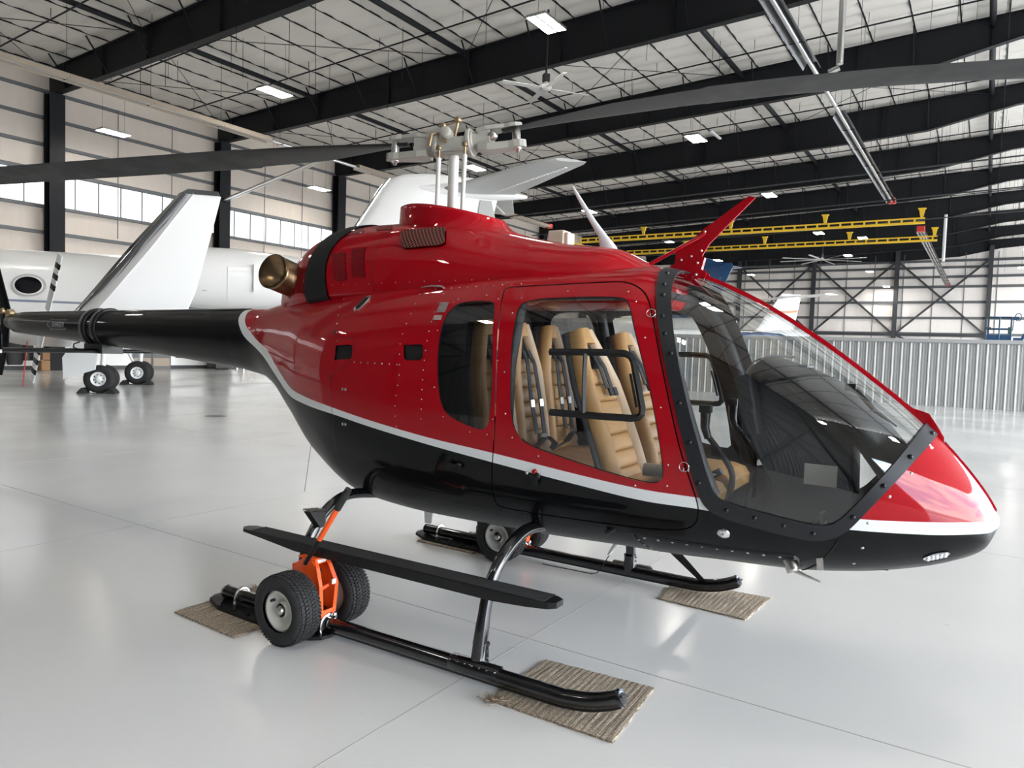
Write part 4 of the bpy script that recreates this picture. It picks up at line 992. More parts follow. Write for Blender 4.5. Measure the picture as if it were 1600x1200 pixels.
# brace strut on the far skid
MB().loft([[(1.17, .69, .52), (1.29, .71, .52), (1.29, .73, .51), (1.17, .71, .51)], [(1.51, 1.01, .10), (1.56, 1.02, .10), (1.56, 1.04, .09), (1.51, 1.03, .09)]], 0, smooth=False).build('drag_brace', SATIN, heli)
m = MB().tube([(1.22, .6, .55), (1.24, .72, .48)], .03, 8); m.build('brace_fitting', SATIN, heli)
# long boarding step
def steppad(y, zc):
    m = MB(); rings = []
    for x, w_, h in ((-.97, .02, .012), (-.93, .055, .020), (-.7, .068, .033), (-.42, .072, .058), (1.05, .072, .058), (1.25, .070, .045), (1.37, .06, .035), (1.41, .035, .03)):
        rings.append([(x, y - w_, zc - h), (x, y + w_, zc - h), (x, y + w_, zc), (x, y - w_, zc)])
    m.loft(rings, 0, smooth=False); m.box((.25, y, zc + .0015), (2.2, .13, .004), 1)
    return m
so_ = steppad(-1.065, .535); sobj = so_.build('boarding_step', [SATIN, GRIT], heli, auto=.004)
for x in (.93, -.46): MB().tube([(x, -.98, .46), (x + .0, -1.06, .50)], .022, 8).box((x, -1.02, .475), (.08, .10, .012)).build('step_clamp', SATIN, heli)
so_ = steppad(1.06, .535); so_.build('boarding_step', [SATIN, GRIT], heli, auto=.004)
# small toothed foot step on the rear cross tube
m = MB().prism([(-1.06, .715), (-.93, .70), (-.925, .60), (-.97, .60)], -.43, -.37, 'x', 0)
for i in range(8):
    for k in range(3): m.box((-.455 + .03 * k + .02, -1.055 + .017 * i, .725 - .0018 * i), (.012, .009, .012), 1, taper=(.4, .4))
m.build('toothed_foot_step', [SATIN, STEEL], heli)
# ------------------------------------------------------------------ cabin interior
def seat(x0, y, back_h=.86, lean=.40, w=.25, front=True):
    """seat with base of the backrest at x0; faces forward"""
    e = empty('cabin_seat', (x0, y, .93 + ZO)); e.parent = heli
    def sp(t): return Vector((-lean * t ** 1.15 * back_h, 0, t * back_h))
    def wid(t): return w * (1.0 - .10 * t) if t < .62 else w * (.94 - 1.75 * (t - .62) ** 1.2)
    tn = Vector((lean, 0, 1)).normalized(); nf = Vector((1, 0, lean)).normalized()     # forward normal
    sh = MB(); rings = []
    for t in np.linspace(0, 1, 16):
        p = sp(t); ww = wid(t) * 1.0; r = []
        for a in np.linspace(0, 2 * PI, 24, endpoint=False):
            ca, sa = math.cos(a), math.sin(a); r.append(p + Vector((0, 1, 0)) * ww * math.copysign(abs(ca) ** .6, ca) + nf * (-.055 + .04 * sa))
        rings.append(r)
    sh.loft(rings); sh.build('seat_shell', TRIMG, e)
    for s in (-1, 1):                                    # side bolsters
        b = MB(); rings = []
        for t in np.linspace(.02, .99, 20):
            p = sp(t); ww = wid(t); bw = .052 if t < .7 else .05; r = []
            for a in np.linspace(0, 2 * PI, 12, endpoint=False): r.append(p + Vector((0, 1, 0)) * (s * (ww - bw) + bw * math.cos(a)) + nf * (.0 + .052 * math.sin(a)))
            rings.append(r)
        b.loft(rings); b.build('side_bolster', TANL if s > 0 else TAN, e)
    n = 7
    for k in range(n):                                   # stitched cushions up the middle
        t0, t1 = .01 + k * .105, .01 + (k + 1) * .105; c = MB(); rings = []
        for t, off in ((t0 + .001, .004), (t0 + .006, .020), (t0 + .016, .026), ((t0 + t1) / 2, .029), (t1 - .016, .026), (t1 - .006, .020), (t1 - .001, .004)):
            p = sp(t); ww = wid(t) - .07; rings.append([p + Vector((0, ww * u, 0)) + nf * (off * (1 - .25 * abs(u) ** 4)) for u in np.linspace(-1, 1, 9)])
        c.loft(rings, 0, closed=False, caps=False); c.build('back_cushion', TAN, e)
    # head rest over the open slot
    c = MB(); rings = []
    for t in (.90, .94, 1.0):
        p = sp(t); ww = wid(t) * .72; rings.append([p + Vector((0, ww * math.cos(a), 0)) + nf * (.0 + .05 * math.sin(a)) for a in np.linspace(0, 2 * PI, 14, endpoint=False)])
    c.loft(rings); c.build('headrest', TAN, e)
    c = MB(); c.loft([[sp(t) + Vector((0, u * max(.018, wid(t) - .105), 0)) + nf * .012 for u in (-1, 1)] for t in (.72, .80, .90)], 0, closed=False, caps=False); c.build('belt_slot', HOLE, e)
    # cushion and base
    c = MB(); rings = []
    for x, h, ww in ((-.02, .03, w * .9), (.02, .06, w * .95), (.20, .075, w * .98), (.40, .07, w), (.47, .05, w * .97), (.50, .0, w * .9)):
        rings.append([(x, ww * math.copysign(abs(math.cos(a)) ** .5, math.cos(a)), h * (.5 + .5 * math.copysign(abs(math.sin(a)) ** .6, math.sin(a))) - .06 * (math.sin(a) < 0)) for a in np.linspace(0, 2 * PI, 24, endpoint=False)])
    c.loft(rings); c.build('seat_cushion', TAN, e)
    MB().box((.18, 0, -.12), (.44, w * 1.2, .16), 0, taper=(1.05, 1.05)).build('seat_pedestal', TRIMG, e, auto=.02)
    # harness: two shoulder straps, lap straps and buckle
    h = MB()
    for s in (-1, 1):
        pts = [sp(.80) + nf * .03 + Vector((0, s * .03, 0)), sp(.70) + nf * .06 + Vector((0, s * .045, 0)), sp(.45) + nf * .065 + Vector((0, s * .06, 0)), sp(.20) + nf * .07 + Vector((.01, s * .05, 0))]
        if front: pts = [sp(.86) + nf * .03 + Vector((0, s * .02, 0)), sp(.74) + nf * .055 + Vector((0, s * .03, 0)), sp(.60) + nf * .055 + Vector((0, s * .03, 0))]
        for a, b_ in zip(pts[:-1], pts[1:]): h.bar(a, b_, .042, .006, 0, upv=nf)
        t_ = .60 if front else .44
        h.bar(sp(t_) + nf * .07 + Vector((0, s * (.03 if front else .06), 0)), sp(t_ - .05) + nf * .07 + Vector((0, s * (.03 if front else .06), 0)), .045, .012, 0 if front else 1, upv=nf)
        if front: continue
        q = [Vector((.03, s * (w - .02), .06)), Vector((.10, s * (w * .6), .12)), sp(.17) + nf * .10 + Vector((.02, s * .03, 0))]
        for a, b_ in zip(q[:-1], q[1:]): h.bar(a, b_, .045, .006, 0, upv=(0, 0, 1))
        h.box(sp(.17) + nf * .09 + Vector((0, s * .02, 0)), (.03, .05, .05), 1)
    h.build('harness', [BELT, STEEL], e)
    return e
seat(1.47, -.37, .88, .40); seat(1.42, .36, .88, .40)
for y in (-.42, .0, .42): seat(.62, y, .93, .16, .215, False)
def cab(m, name, mats, **k): return hb(m, name, mats, **k)
cab(MB().prism([(-.2,-.5),(1.9,-.5),(2.5,-.36),(2.8,-.22),(2.8,.22),(2.5,.36),(1.9,.5),(-.2,.5)], .65, .68, 'z').loft([SP.ring(x_, 40, .05) for x_ in (.20, .23)], 0, smooth=False).prism([(.26, .68), (1.0, .68), (1.0, .84), (.9, .87), (.26, .87)], -.50, .50, 'y'), 'cabin_floor', TRIMD)
cab(MB().prism([(.5, 2.06), (1.56, 2.09), (1.60, 2.02), (1.55, 1.99), (.5, 1.99)], -.42, .42, 'y'), 'overhead_panel', TRIMD)
m = MB()
for s in (-1, 1):
    pts = [SP.P(x, z, s, -.05) for x, z in ((1.60, 2.10), (1.68, 1.95), (1.74, 1.80), (1.86, 1.45), (1.96, 1.15), (2.03, .98))]; m.tube(pts, .045, 10)
    pts = [SP.P(x, z, s, -.05) for x, z in ((.82, 2.0), (.84, 1.6), (.83, 1.0))]; m.tube(pts, .04, 10)
cab(m, 'door_pillars', TRIMD)
# instrument panel and glare shield
m = MB(); rings = []
for x, z, w_, d in ((2.02, 1.50, .20, .03), (2.06, 1.60, .27, .05), (2.15, 1.655, .34, .05), (2.30, 1.60, .36, .06), (2.45, 1.52, .35, .08), (2.60, 1.42, .32, .10), (2.72, 1.28, .27, .12), (2.84, 1.12, .22, .14), (2.95, .96, .12, .12)):
    r = []
    for a in np.linspace(0, 2 * PI, 28, endpoint=False):
        ca, sa = math.cos(a), math.sin(a); r.append((x, .03 + w_ * math.copysign(abs(ca) ** .7, ca), z - .01 + d * sa * (1 if sa > 0 else 1.6)))
    rings.append(r)
m.loft(rings); cab(m, 'glare_shield', TRIMD)
m = MB(); m.prism([(2.06, 1.58), (2.30, 1.56), (2.60, 1.36), (2.62, .64), (2.30, .64), (2.20, 1.02), (2.08, 1.20)], -.14, .20, 'y', 0); pan = cab(m, 'instrument_console', TRIMG, auto=.015)
m = MB().prism([(2.02, 1.58), (2.10, 1.60), (2.16, 1.28), (2.08, 1.26)], -.30, .36, 'y', 0); cab(m, 'instrument_panel', TRIMD, auto=.012)
for y in (-.14, .20): MB().box((2.045, y, 1.43 + ZO), (.012, .28, .22), 0, Matrix.Translation((0, 0, 0))).build('display_screen', SCREENM, pan)
MB().box((2.10, .03, 1.05 + ZO), (.02, .22, .30)).build('radio_stack', SCREENM, pan)
m = MB().box((2.30, -.0, 1.645), (.10, .2, .008)).tube([(2.08, -.31, 1.60), (2.12, -.31, 1.665), (2.20, -.26, 1.70), (2.28, -.1, 1.695)], .006, 6); cab(m, 'shield_edge', TRIMG)
def stick(x, y):
    m = MB().tube(smooth3([(x - .02, y, .66), (x + .02, y, .85), (x + .06, y, 1.05), (x - .02, y, 1.18), (x - .08, y, 1.25)], 4), .016, 10).tube([(x - .08, y, 1.24), (x - .10, y, 1.30), (x - .10, y, 1.38)], [.020, .024, .028], 10).box((x - .10, y, 1.40), (.06, .05, .04))
    cab(m, 'cyclic_stick', SATIN)
stick(1.99, -.36); stick(1.95, .36)
for y in (-.62, -.10): cab(MB().tube([(1.45, y, .70), (1.75, y, .92), (1.84, y, .98)], .013, 8).tube([(1.80, y, .955), (1.92, y, 1.03)], .022, 10), 'collective_lever', SATIN)
m = MB()
for y in (-.46, -.26, .26, .46): m.bar((2.52, y, .66), (2.50, y, .86), .012, .03).box((2.49, y, .87), (.02, .09, .07))
cab(m, 'rudder_pedals', STEEL)
cab(MB().prism([(0, 0), (.30, 0), (.33, .01), (.30, .018), (0, .018)], -.56, -.30, 'y').tube([(.02, -.58, .04), (.28, -.58, .04)], .035, 12), 'map_board', BEIGE).location = (1.62, .0, 1.03)
cab(MB().box((2.46, -.20, 1.085), (.16, .004, .11)), 'paper_sheet', mat('paper', (.6, .6, .57), .6))
m = MB().tube([(2.585, -.285, 1.55), (2.62, -.285, 1.535), (2.70, -.29, 1.45)], .013, 8).box((2.59, -.28, 1.555), (.05, .06, .035)).tube([(2.70, -.29, 1.45), (2.80, -.25, 1.375)], [.012, .004], 8)
cab(m, 'compass_bracket', SATIN)
# small speaker-like camera seen on the far pane
# ------------------------------------------------------------------ floor mats
def hl(x, y, z=0.): return HORG + Vector((x * math.cos(HE) + y * math.sin(HE), -x * math.sin(HE) + y * math.cos(HE), z))
def mat_weave():
    m = mat('woven_mat', (.22, .17, .115), .95); nt = m.node_tree; b = nt.nodes['Principled BSDF']; N = nt.nodes.new; L = nt.links.new
    tc = N('ShaderNodeTexCoord'); mp = N('ShaderNodeMapping'); mp.inputs['Scale'].default_value = (165, 4, 1); L(tc.outputs['Object'], mp.inputs[0])
    nz = N('ShaderNodeTexNoise'); nz.inputs['Scale'].default_value = 1.0; nz.inputs['Detail'].default_value = 4; L(mp.outputs[0], nz.inputs['Vector'])
    r = N('ShaderNodeValToRGB'); e = r.color_ramp.elements; e[0].position = .35; e[0].color = (.16, .125, .09, 1); e[1].position = .60; e[1].color = (.40, .33, .25, 1); x = e.new(.72); x.color = (.60, .53, .42, 1); L(nz.outputs[0], r.inputs[0])
    m2 = N('ShaderNodeTexNoise'); m2.inputs['Scale'].default_value = 140; L(tc.outputs['Object'], m2.inputs['Vector'])
    mx = N('ShaderNodeMix'); mx.data_type = 'RGBA'; mx.blend_type = 'MULTIPLY'; mx.inputs[0].default_value = .8; L(r.outputs[0], mx.inputs[6])
    r2 = N('ShaderNodeValToRGB'); e = r2.color_ramp.elements; e[0].position = .35; e[0].color = (.35, .35, .35, 1); e[1].position = .6; e[1].color = (1.2, 1.2, 1.2, 1); L(m2.outputs[0], r2.inputs[0]); L(r2.outputs[0], mx.inputs[7])
    L(mx.outputs[2], b.inputs['Base Color']); bp = N('ShaderNodeBump'); bp.inputs['Strength'].default_value = .8; bp.inputs['Distance'].default_value = .004; L(nz.outputs[0], bp.inputs['Height']); L(bp.outputs[0], b.inputs['Normal'])
    return m
WEAVE = mat_weave()
def floor_mat_obj(q, label, frayed=None, frr=None):
    cx_ = sum(p[0] for p in q) / 4; cy_ = sum(p[1] for p in q) / 4
    e = empty('floor_mat', hl(cx_, cy_), -HE); tag(e, label, 'mat', 'woven mats under the skid ends')
    m = MB(); nx, ny = 40, 24; vs = []; r_ = random.Random(int(cx_ * 100))
    for z in (.011, .0005):
        for i in range(nx + 1):
            for k in range(ny + 1):
                u, v = i / nx, k / ny
                x = (q[0][0] * (1 - u) + q[3][0] * u) * (1 - v) + (q[1][0] * (1 - u) + q[2][0] * u) * v - cx_
                y = (q[0][1] * (1 - u) + q[3][1] * u) * (1 - v) + (q[1][1] * (1 - u) + q[2][1] * u) * v - cy_
                if i in (0, nx): x += r_.uniform(-.005, .005)
                if k in (0, ny): y += r_.uniform(-.004, .004)
                vs.append((x, y, z + (.0015 * (i % 2) if z > .005 else 0)))
    nn = (nx + 1) * (ny + 1)
    fs = [(i * (ny + 1) + k, (i + 1) * (ny + 1) + k, (i + 1) * (ny + 1) + k + 1, i * (ny + 1) + k + 1) for i in range(nx) for k in range(ny)]
    m.add(vs, fs + [tuple(nn + j for j in f[::-1]) for f in fs])
    rim = [i * (ny + 1) for i in range(nx + 1)] + [nx * (ny + 1) + k for k in range(1, ny + 1)] + [i * (ny + 1) + ny for i in range(nx - 1, -1, -1)] + [k for k in range(ny - 1, 0, -1)]
    m.add(vs, [(rim[i], rim[(i + 1) % len(rim)], rim[(i + 1) % len(rim)] + nn, rim[i] + nn) for i in range(len(rim))])
    m.build('mat_weave', WEAVE, e)
    f = MB()
    if frayed:
        fx, fy = frayed[0] - cx_, frayed[1] - cy_
        for _ in range(20):
            a = r_.uniform(0, 2 * PI); p = Vector((fx + r_.uniform(-.02, .07), fy + r_.uniform(-.02, .03), .014)); pts = [p]
            for _ in range(4): a += r_.uniform(-1, 1); p = p + Vector((.016 * math.cos(a), .012 * math.sin(a), r_.uniform(-.004, .006))); p.z = max(.006, p.z); pts.append(p)
            f.tube(pts, .0028, 4)
    else:
        for _ in range(8):
            p = Vector((q[1][0] - cx_ + r_.uniform(-.03, .01), q[1][1] - cy_ + r_.uniform(-.01, .02), .006)); f.tube([p, p + Vector((-.02, .01, 0)), p + Vector((-.035, .02, -.001))], .002, 4)
    o = f.build('frayed_yarn', mat('yarn', (.30, .22, .16), .95), e); o['kind'] = 'stuff'
    return e
floor_mat_obj([(1.11,-1.225),(1.115,-.645),(1.757,-.61),(1.79,-1.23)], 'brown striped woven mat with frayed corner under the near skid tip', (1.11, -1.23))
floor_mat_obj([(-1.197,-1.435),(-1.184,-.801),(-.535,-.83),(-.554,-1.473)], 'dull brown woven mat under the rear pad and dolly of the near skid')
floor_mat_obj([(1.29,.744),(1.244,1.20),(1.96,1.26),(1.914,.703)], 'brown striped woven mat under the front tip of the far skid')
floor_mat_obj([(-1.055,.872),(-1.069,1.327),(-.422,1.30),(-.43,.848)], 'brown woven mat under the rear pad of the far skid')
# ------------------------------------------------------------------ ground handling dollies
def tyre(r=.205, w=.155):
    m = MB(); prof = []
    for u, rr in ((-.5, .60), (-.56, .72), (-.55, .86), (-.48, .955), (-.38, .985), (-.2, 1.0), (0, 1.005), (.2, 1.0), (.38, .985), (.48, .955), (.55, .86), (.56, .72), (.5, .60)): prof.append((r * rr, w * u))
    m.lathe(prof, (0, 0, 0), (0, 1, 0), 56)
    for row, yy in enumerate((-.40, -.24, -.08, .08, .24, .40)):        # tread blocks
        for k in range(60):
            a = 2 * PI * (k + .5 * (row % 2)) / 60; d = .5 * 2 * PI / 60 * .62; y0, y1 = w * (yy - .068), w * (yy + .068); sk = .014 if row % 2 else -.014
            rr = r * (1.006 if abs(yy) < .3 else .985); v = []
            for h in (rr - .004, rr + .006):
                for (yy_, aa) in ((y0, a - d - sk), (y0, a + d - sk), (y1, a + d + sk), (y1, a - d + sk)): v.append((h * math.cos(aa), yy_, h * math.sin(aa)))
            m.add(v, [(4, 5, 6, 7), (0, 1, 5, 4), (1, 2, 6, 5), (2, 3, 7, 6), (3, 0, 4, 7)])
    return m
def dolly(x, y, label, near=True):
    e = empty('ground_handling_dolly', hl(x, y), -HE); tag(e, label, 'dolly', 'orange wheel dollies clamped to the skids')
    for s in (-1, 1):
        w = tyre().build('tyre', RUBBER, e); w.location = (-.02, s * .205, .211)
        h = MB().lathe([(.128, -.05), (.125, -.06), (.10, -.066), (.092, -.03), (.05, -.02), (.045, -.045), (.040, -.05)], (0, 0, 0), (0, 1, 0), 36, 0).lathe([(0, -.072), (.018, -.072), (.024, -.066), (.030, -.05), (.030, -.02)], (0, 0, 0), (0, 1, 0), 20, 1).lathe([(.125, .06), (.05, .055), (0, .055)], (0, 0, 0), (0, 1, 0), 30, 0)
        h.lathe([(0, 0), (.009, 0), (.009, .03), (0, .03)], (-.06, -.045, .05), (.2, -1, .1), 8, 2)
        o = h.build('wheel_rim', [mat('rim_cream', (.60, .59, .54), .4), STEEL, SATIN], w)
        if s > 0: o.rotation_euler = (0, 0, PI)
    MB().tube([(-.02, -.22, .211), (-.02, .22, .211)], .016, 10).build('axle', STEEL, e)
    # folded orange body: two side plates, front straps
    for s in (-1, 1):
        pl = MB().prism([(-.15, .24), (-.13, .42), (-.05, .475), (.03, .465), (.055, .43), (.085, .32), (.10, .14), (.05, .12), (-.02, .16), (-.10, .20)], s * .060 - .003, s * .060 + .003, 'y'); pl.build('side_plate', ORANGE, e)
    fr = MB(); P = lambda x, y_, z: Vector((x, y_, z))
    out = [(.035, .465, .042), (.06, .43, .050), (.105, .32, .065), (.10, .14, .050)]
    for s in (-1, 1):
        for (x0, z0, y0), (x1, z1, y1) in zip(out[:-1], out[1:]): fr.bar(P(x0, s * y0, z0), P(x1, s * y1, z1), .028, .008, 0, upv=(1, 0, 0))
    fr.box((.035, 0, .458), (.012, .10, .035), 0).box((.10, 0, .15), (.012, .12, .04), 0).box((-.04, 0, .472), (.13, .11, .008), 0).box((-.145, 0, .32), (.008, .12, .20), 0)
    fr.box((.043, 0, .458), (.004, .07, .02), 1)
    fr.build('front_frame', [ORANGE, WHITEP], e, auto=.003)
    k = MB().tube([(.02, 0, .40), (.01, 0, .20)], .016, 10, 0).bar((.02, -.05, .26), (.05, .05, .30), .02, .02, 1).box((.11, .035, .335), (.01, .03, .03), 2).tube([(.10, -.02, .14), (.115, .0, .12), (.115, .03, .10), (.10, .045, .13)], .006, 6, 3)
    k.lathe([(0, 0), (.02, 0), (.02, .02), (0, .02)], (.11, .04, .13), (1, 0, 0), 10, 3)
    k.build('hydraulic_jack', [SATIN, ORANGE, WHITEP, CHROME], e)
    dirn = Vector((.30, .02, .46)) if near else Vector((.25, .05, .2))
    p0 = Vector((-.03, -.065, .44)); 
    MB().tube([p0, p0 + dirn * .38], .014, 10, 1).tube([p0 + dirn * .36, p0 + dirn * .80], .017, 12, 0).build('jack_handle', [ORANGE, SATIN], e)
    MB().tube([p0 + dirn * .80, p0 + dirn * 1.0, p0 + dirn * 1.08], [.022, .022, .020], 12).build('handle_grip', RUBBER, e)
    MB().box((-.10, -.064, .31), (.06, .006, .08)).build('bracket_label', SATIN, e)
    MB().prism([(-.09, .20), (.10, .14), (.11, .06), (.0, .05), (-.12, .08)], -.045, .045, 'y').build('skid_hook', SATIN, e)
dolly(-.235, -1.125, 'orange two wheeled ground handling dolly with upright lever clamped to near skid')
dolly(-.12, 1.045, 'orange two wheeled ground handling dolly on the far skid partly hidden under the belly', False)
# ------------------------------------------------------------------ light fixtures
def fixture():
    e = empty('ceiling_light', (0, 0, 0), ROT_H)
    m = MB().box((0, 0, .05), (.66, 1.28, .04)).box((0, 0, .09), (.2, .5, .06)).box((-.33, 0, .02), (.012, 1.28, .08)).box((.33, 0, .02), (.012, 1.28, .08)).box((0, .635, .02), (.66, .012, .08)).box((0, -.635, .02), (.66, .012, .08)).box((0, 0, .015), (.07, 1.26, .06)); m.build('light_housing', ALU, e)
    for s in (-1, 1):
        MB().box((s * .18, 0, .010), (.25, 1.22, .02)).build('light_panel', TUBE, e)
    MB().bar((0, -.5, .07), (0, -.5, 2.0), .008).bar((0, .5, .07), (0, .5, 2.0), .008).build('hanger_wire', STEELB, e)
    return e
LB_ = [(-32.0, 'beside the left wall'), (-23.0, ''), (-11.1, ''), (.9, ''), (13, '')]
LABL = {(2.3, 72): 'tiny lit light at the far right edge above the far wall braces', (2.3, 86): 'lowest tiny lit light at the right edge of the picture', (-9.6, 88.5): 'tiny lit light just left of the middle brace column, the lower one',
        (-23.0, 72): 'tiny lit light above the blue tailplane left of the wide fan', (-11.1, 72): 'tiny lit light right of the wide ceiling fan', (-32.0, 16.9): 'lit twin ceiling light high on the left wall side above the winglet', (-23.0, 18.15): 'lit twin ceiling light above the left rotor blade near the second rafter',
        (-11.1, 18.15): 'large lit twin ceiling light near the top edge above the rotor', (-32.4, 28.75): 'lit twin ceiling light under the left rotor blade by the left wall',
        (-23.0, 30.9): 'lit twin ceiling light just behind the rotor mast', (-11.1, 30.9): 'lit twin ceiling light below the right rotor blade', (-23.0, 44.0): 'lit twin ceiling light left of the white roof antenna',
        (-11.1, 43.6): 'lit twin ceiling light right of the red wire cutter tip', (-23.0, 58.5): 'small lit twin ceiling light behind the upper yellow rail, left one', (-11.1, 58.4): 'small lit twin ceiling light between the two yellow rails',
        (-8.56, 62.0): 'small lit twin ceiling light on the upper yellow rail', (-23.5, 86): 'tiny lit twin light low before the far wall, left of the braces', (-11.0, 86): 'tiny lit twin light before the far wall near the brace column'}
fx = fixture(); first = True
spots = list(LABL)
spots += [(b, a) for b in (-32.0, -23.0, -11.1, .9, 12) for a in (-6, 5.6, 18.15) if (b, a) not in LABL and not (b < -10 and a in (18.15, 44, 58.4)) and not (b < -30 and a == 30.9)]  # unseen lamps, added beyond the visible ones for light balance
spots += [(b, 5.6) for b in (-32.0, -23.0, -11.1) if (b, 5.6) not in spots]
for b, a in spots:
    q = fx if first else copy_tree(fx); first = False; q.location = hw(b, a, 10.35 if b < -30 else 9.6 if a == 88.5 else 11.0)
    tag(q, LABL.get((b, a), 'unseen lit twin ceiling light added to balance the lighting'), 'light', 'twin ceiling lights hung from the roof' if (b, a) in LABL else 'unseen twin ceiling lights added to balance the lighting')
e = empty('ceiling_light', hw(-10.2, 30.8, 11.0), ROT_H); tag(e, 'thin unlit strip light beside the fixture under the right rotor blade', 'light')
MB().box((0, 0, 0), (.12, 1.3, .05)).build('light_housing', WHITEP, e)
# ------------------------------------------------------------------ radiant tube heaters
def heater(b, a0, a1, z, label, boxend=True, cover=BEIGE, gaps=()):
    e = empty('tube_heater', hw(b, (a0 + a1) / 2, z), ROT_H); tag(e, label, 'heater', 'long radiant tube heaters under the roof'); L_ = (a1 - a0) * KH / 2
    sg = [-L_]
    for g0, g1 in gaps: sg += [(g0 - (a0 + a1) / 2) * KH, (g1 - (a0 + a1) / 2) * KH]
    sg.append(L_); m = MB()
    for k in range(0, len(sg), 2):
        y0, y1 = sg[k], sg[k + 1]; poly = [(-.26, -.10), (-.15, .12), (.15, .12), (.26, -.10), (.24, -.10), (.14, .105), (-.14, .105), (-.24, -.10)]
        m.prism(poly, y0, y1, 'y', 0)
    loose_split(m.build('reflector', [cover], e))
    t = MB()
    for s in (-1, 1) if not gaps else (0,): t.tube([(s * .08, -L_, .0), (s * .08, L_, .0)], .05 if not gaps else .07, 10)
    t.build('burner_tube', ALU if gaps else STEEL, e)
    w = MB()
    y = -L_ + 1
    while y < L_: w.bar((0, y, .12), (0, y, .12 + 2.6), .01).bar((-.26, y, -.05), (.26, y, -.05), .02, .02); y += 3.0
    w.build('hanger_wire', STEELB, e)['kind'] = 'stuff'
    if boxend: MB().box((0, L_ + .15, .05), (.35, .4, .30)).build('burner_box', REDB, e, auto=.02)
    return e
heater(-4.65, 8, 43.0, 10.0, 'long polished tube heater running from the top edge to a red burner box right', True, HALU, ((22.2, 27),))
heater(-25.6, -6, 43.0, 10.0, 'long beige tube heater along the left wall, red box end behind the mast', True, BEIGE, ((20.0, 25.0), (29.5, 36.5)))
hh = heater(-3.5, 47.0, 81.0, 9.0, 'distant tube heater with red boxes at both ends before the far wall', True, HALU)
MB().box((0, -17.3 * KH, .05), (.4, .5, .3)).build('burner_box', REDB, hh)
e = empty('vent_pipe', hw(-4.0, 22.7, 10.0), ROT_H); tag(e, 'galvanised upright flue pipe rising from the tube heater at top right', 'pipe')
MB().tube([(0, 0, .1), (0, 0, .5), (.0, 0, 4.2)], .10, 14).tube([(0, 0, .0), (-.3, 0, -.1)], .09, 12).build('flue', ALU, e)
e = empty('vent_pipe', hw(-3.1, 62, 9.0), ROT_H); tag(e, 'pale upright flue pipe above the distant tube heater by the far wall', 'pipe'); MB().tube([(0, 0, 0), (0, 0, 3.6)], .12, 10).build('flue', WHITEP, e)
# grey duct crossing behind the left blade
e = empty('vent_pipe', (0, 0, 0), 0); tag(e, 'galvanised pipe slanting behind the left rotor blade near the wall', 'pipe'); e.location = hw(-29.5, 24.5, 9.0)
MB().tube([hw(-34.8, 24.0, 8.9) - e.location, hw(-25.8, 23.2, 10.0) - e.location], .11, 12).build('flue', ALU, e)
# ------------------------------------------------------------------ ceiling fans
def fan(b, a, z, R, n, rot, label, drop=2.2):
    e = empty('ceiling_fan', hw(b, a, z), rot); tag(e, label, 'fan', 'large bladed ceiling fans')
    MB().lathe([(0, -.06), (.13, -.06), (.2, 0), (.2, .08), (.08, .16), (.05, .3), (0, .3)], (0, 0, 0), (0, 0, 1), 20).build('fan_hub', FANW, e)
    MB().tube([(0, 0, .2), (0, 0, drop)], .04, 8).box((0, 0, .35), (.2, .2, .25)).build('down_rod', SATIN, e)
    for k in range(n):
        a_ = 2 * PI * k / n; M = Matrix.Rotation(a_, 4, 'Z') @ Matrix.Rotation(.25, 4, 'X')
        MB().box(((R + .2) / 2, 0, 0), (R - .2, .17, .02), 0, M).build('fan_blade', FANW, e)
fan(-12.3, 20.2, 10.0, 1.55, 4, .35, 'four bladed ceiling fan above the rotor hub beside the dark rafter', 2.6)
fan(-11.8, 64, 9.7, 3.6, 8, .1, 'wide many bladed ceiling fan seen edge on above the far wall')
# ------------------------------------------------------------------ yellow crane rails
def rail(a, b0, b1, z, label):
    e = empty('crane_rail', hw((b0 + b1) / 2, a, z), ROT_H); tag(e, label, 'rail', 'yellow enclosed crane rails hung from the roof'); L_ = (b1 - b0) * KH / 2
    m = MB().box((0, 0, .15), (2 * L_, .10, .06)).box((0, 0, -.07), (2 * L_, .16, .10)); x = -L_
    while x <= L_: m.box((x, 0, .04), (.08, .07, .2)); x += .55
    m.build('rail_truss', YEL, e)
    for x in (-L_ * .55, .0, L_ * .52, L_ * .985):
        MB().prism([(-.13, .58), (.13, .58), (.06, .2), (-.06, .2)], -.05, .05, 'y', 0).box((0, 0, .60), (.34, .16, .05)).build('rail_hanger', YEL, e).location = (x, 0, 0)
    return e
rail(37.8, -20.3, -2.7, 8.0, 'upper yellow crane rail hung below the dark rafters')
rail(43.5, -19.9, -2.5, 8.0, 'lower yellow crane rail hung below the dark rafters')
e = empty('crane_bridge', hw(-20.6, 40.5, 7.8), ROT_H); tag(e, 'short yellow crane bridge spanning the left ends of the two rails', 'rail')
m = MB().box((0, 0, .1), (.10, 6.4, .08)).box((0, 0, -.15), (.14, 6.4, .12)); 
for k in range(11): m.box((0, -3 + .6 * k, 0), (.06, .08, .2))
m.build('bridge_truss', YEL, e)
pm_ = MB()
for a, z in ((36.2, 9.4), (41.6, 9.2), (47, 9.0)): pm_.tube([(-26, a, z), (6, a, z + .9)], .035, 6)
hbuild(pm_, 'service_pipe', COLG, kind='structure')
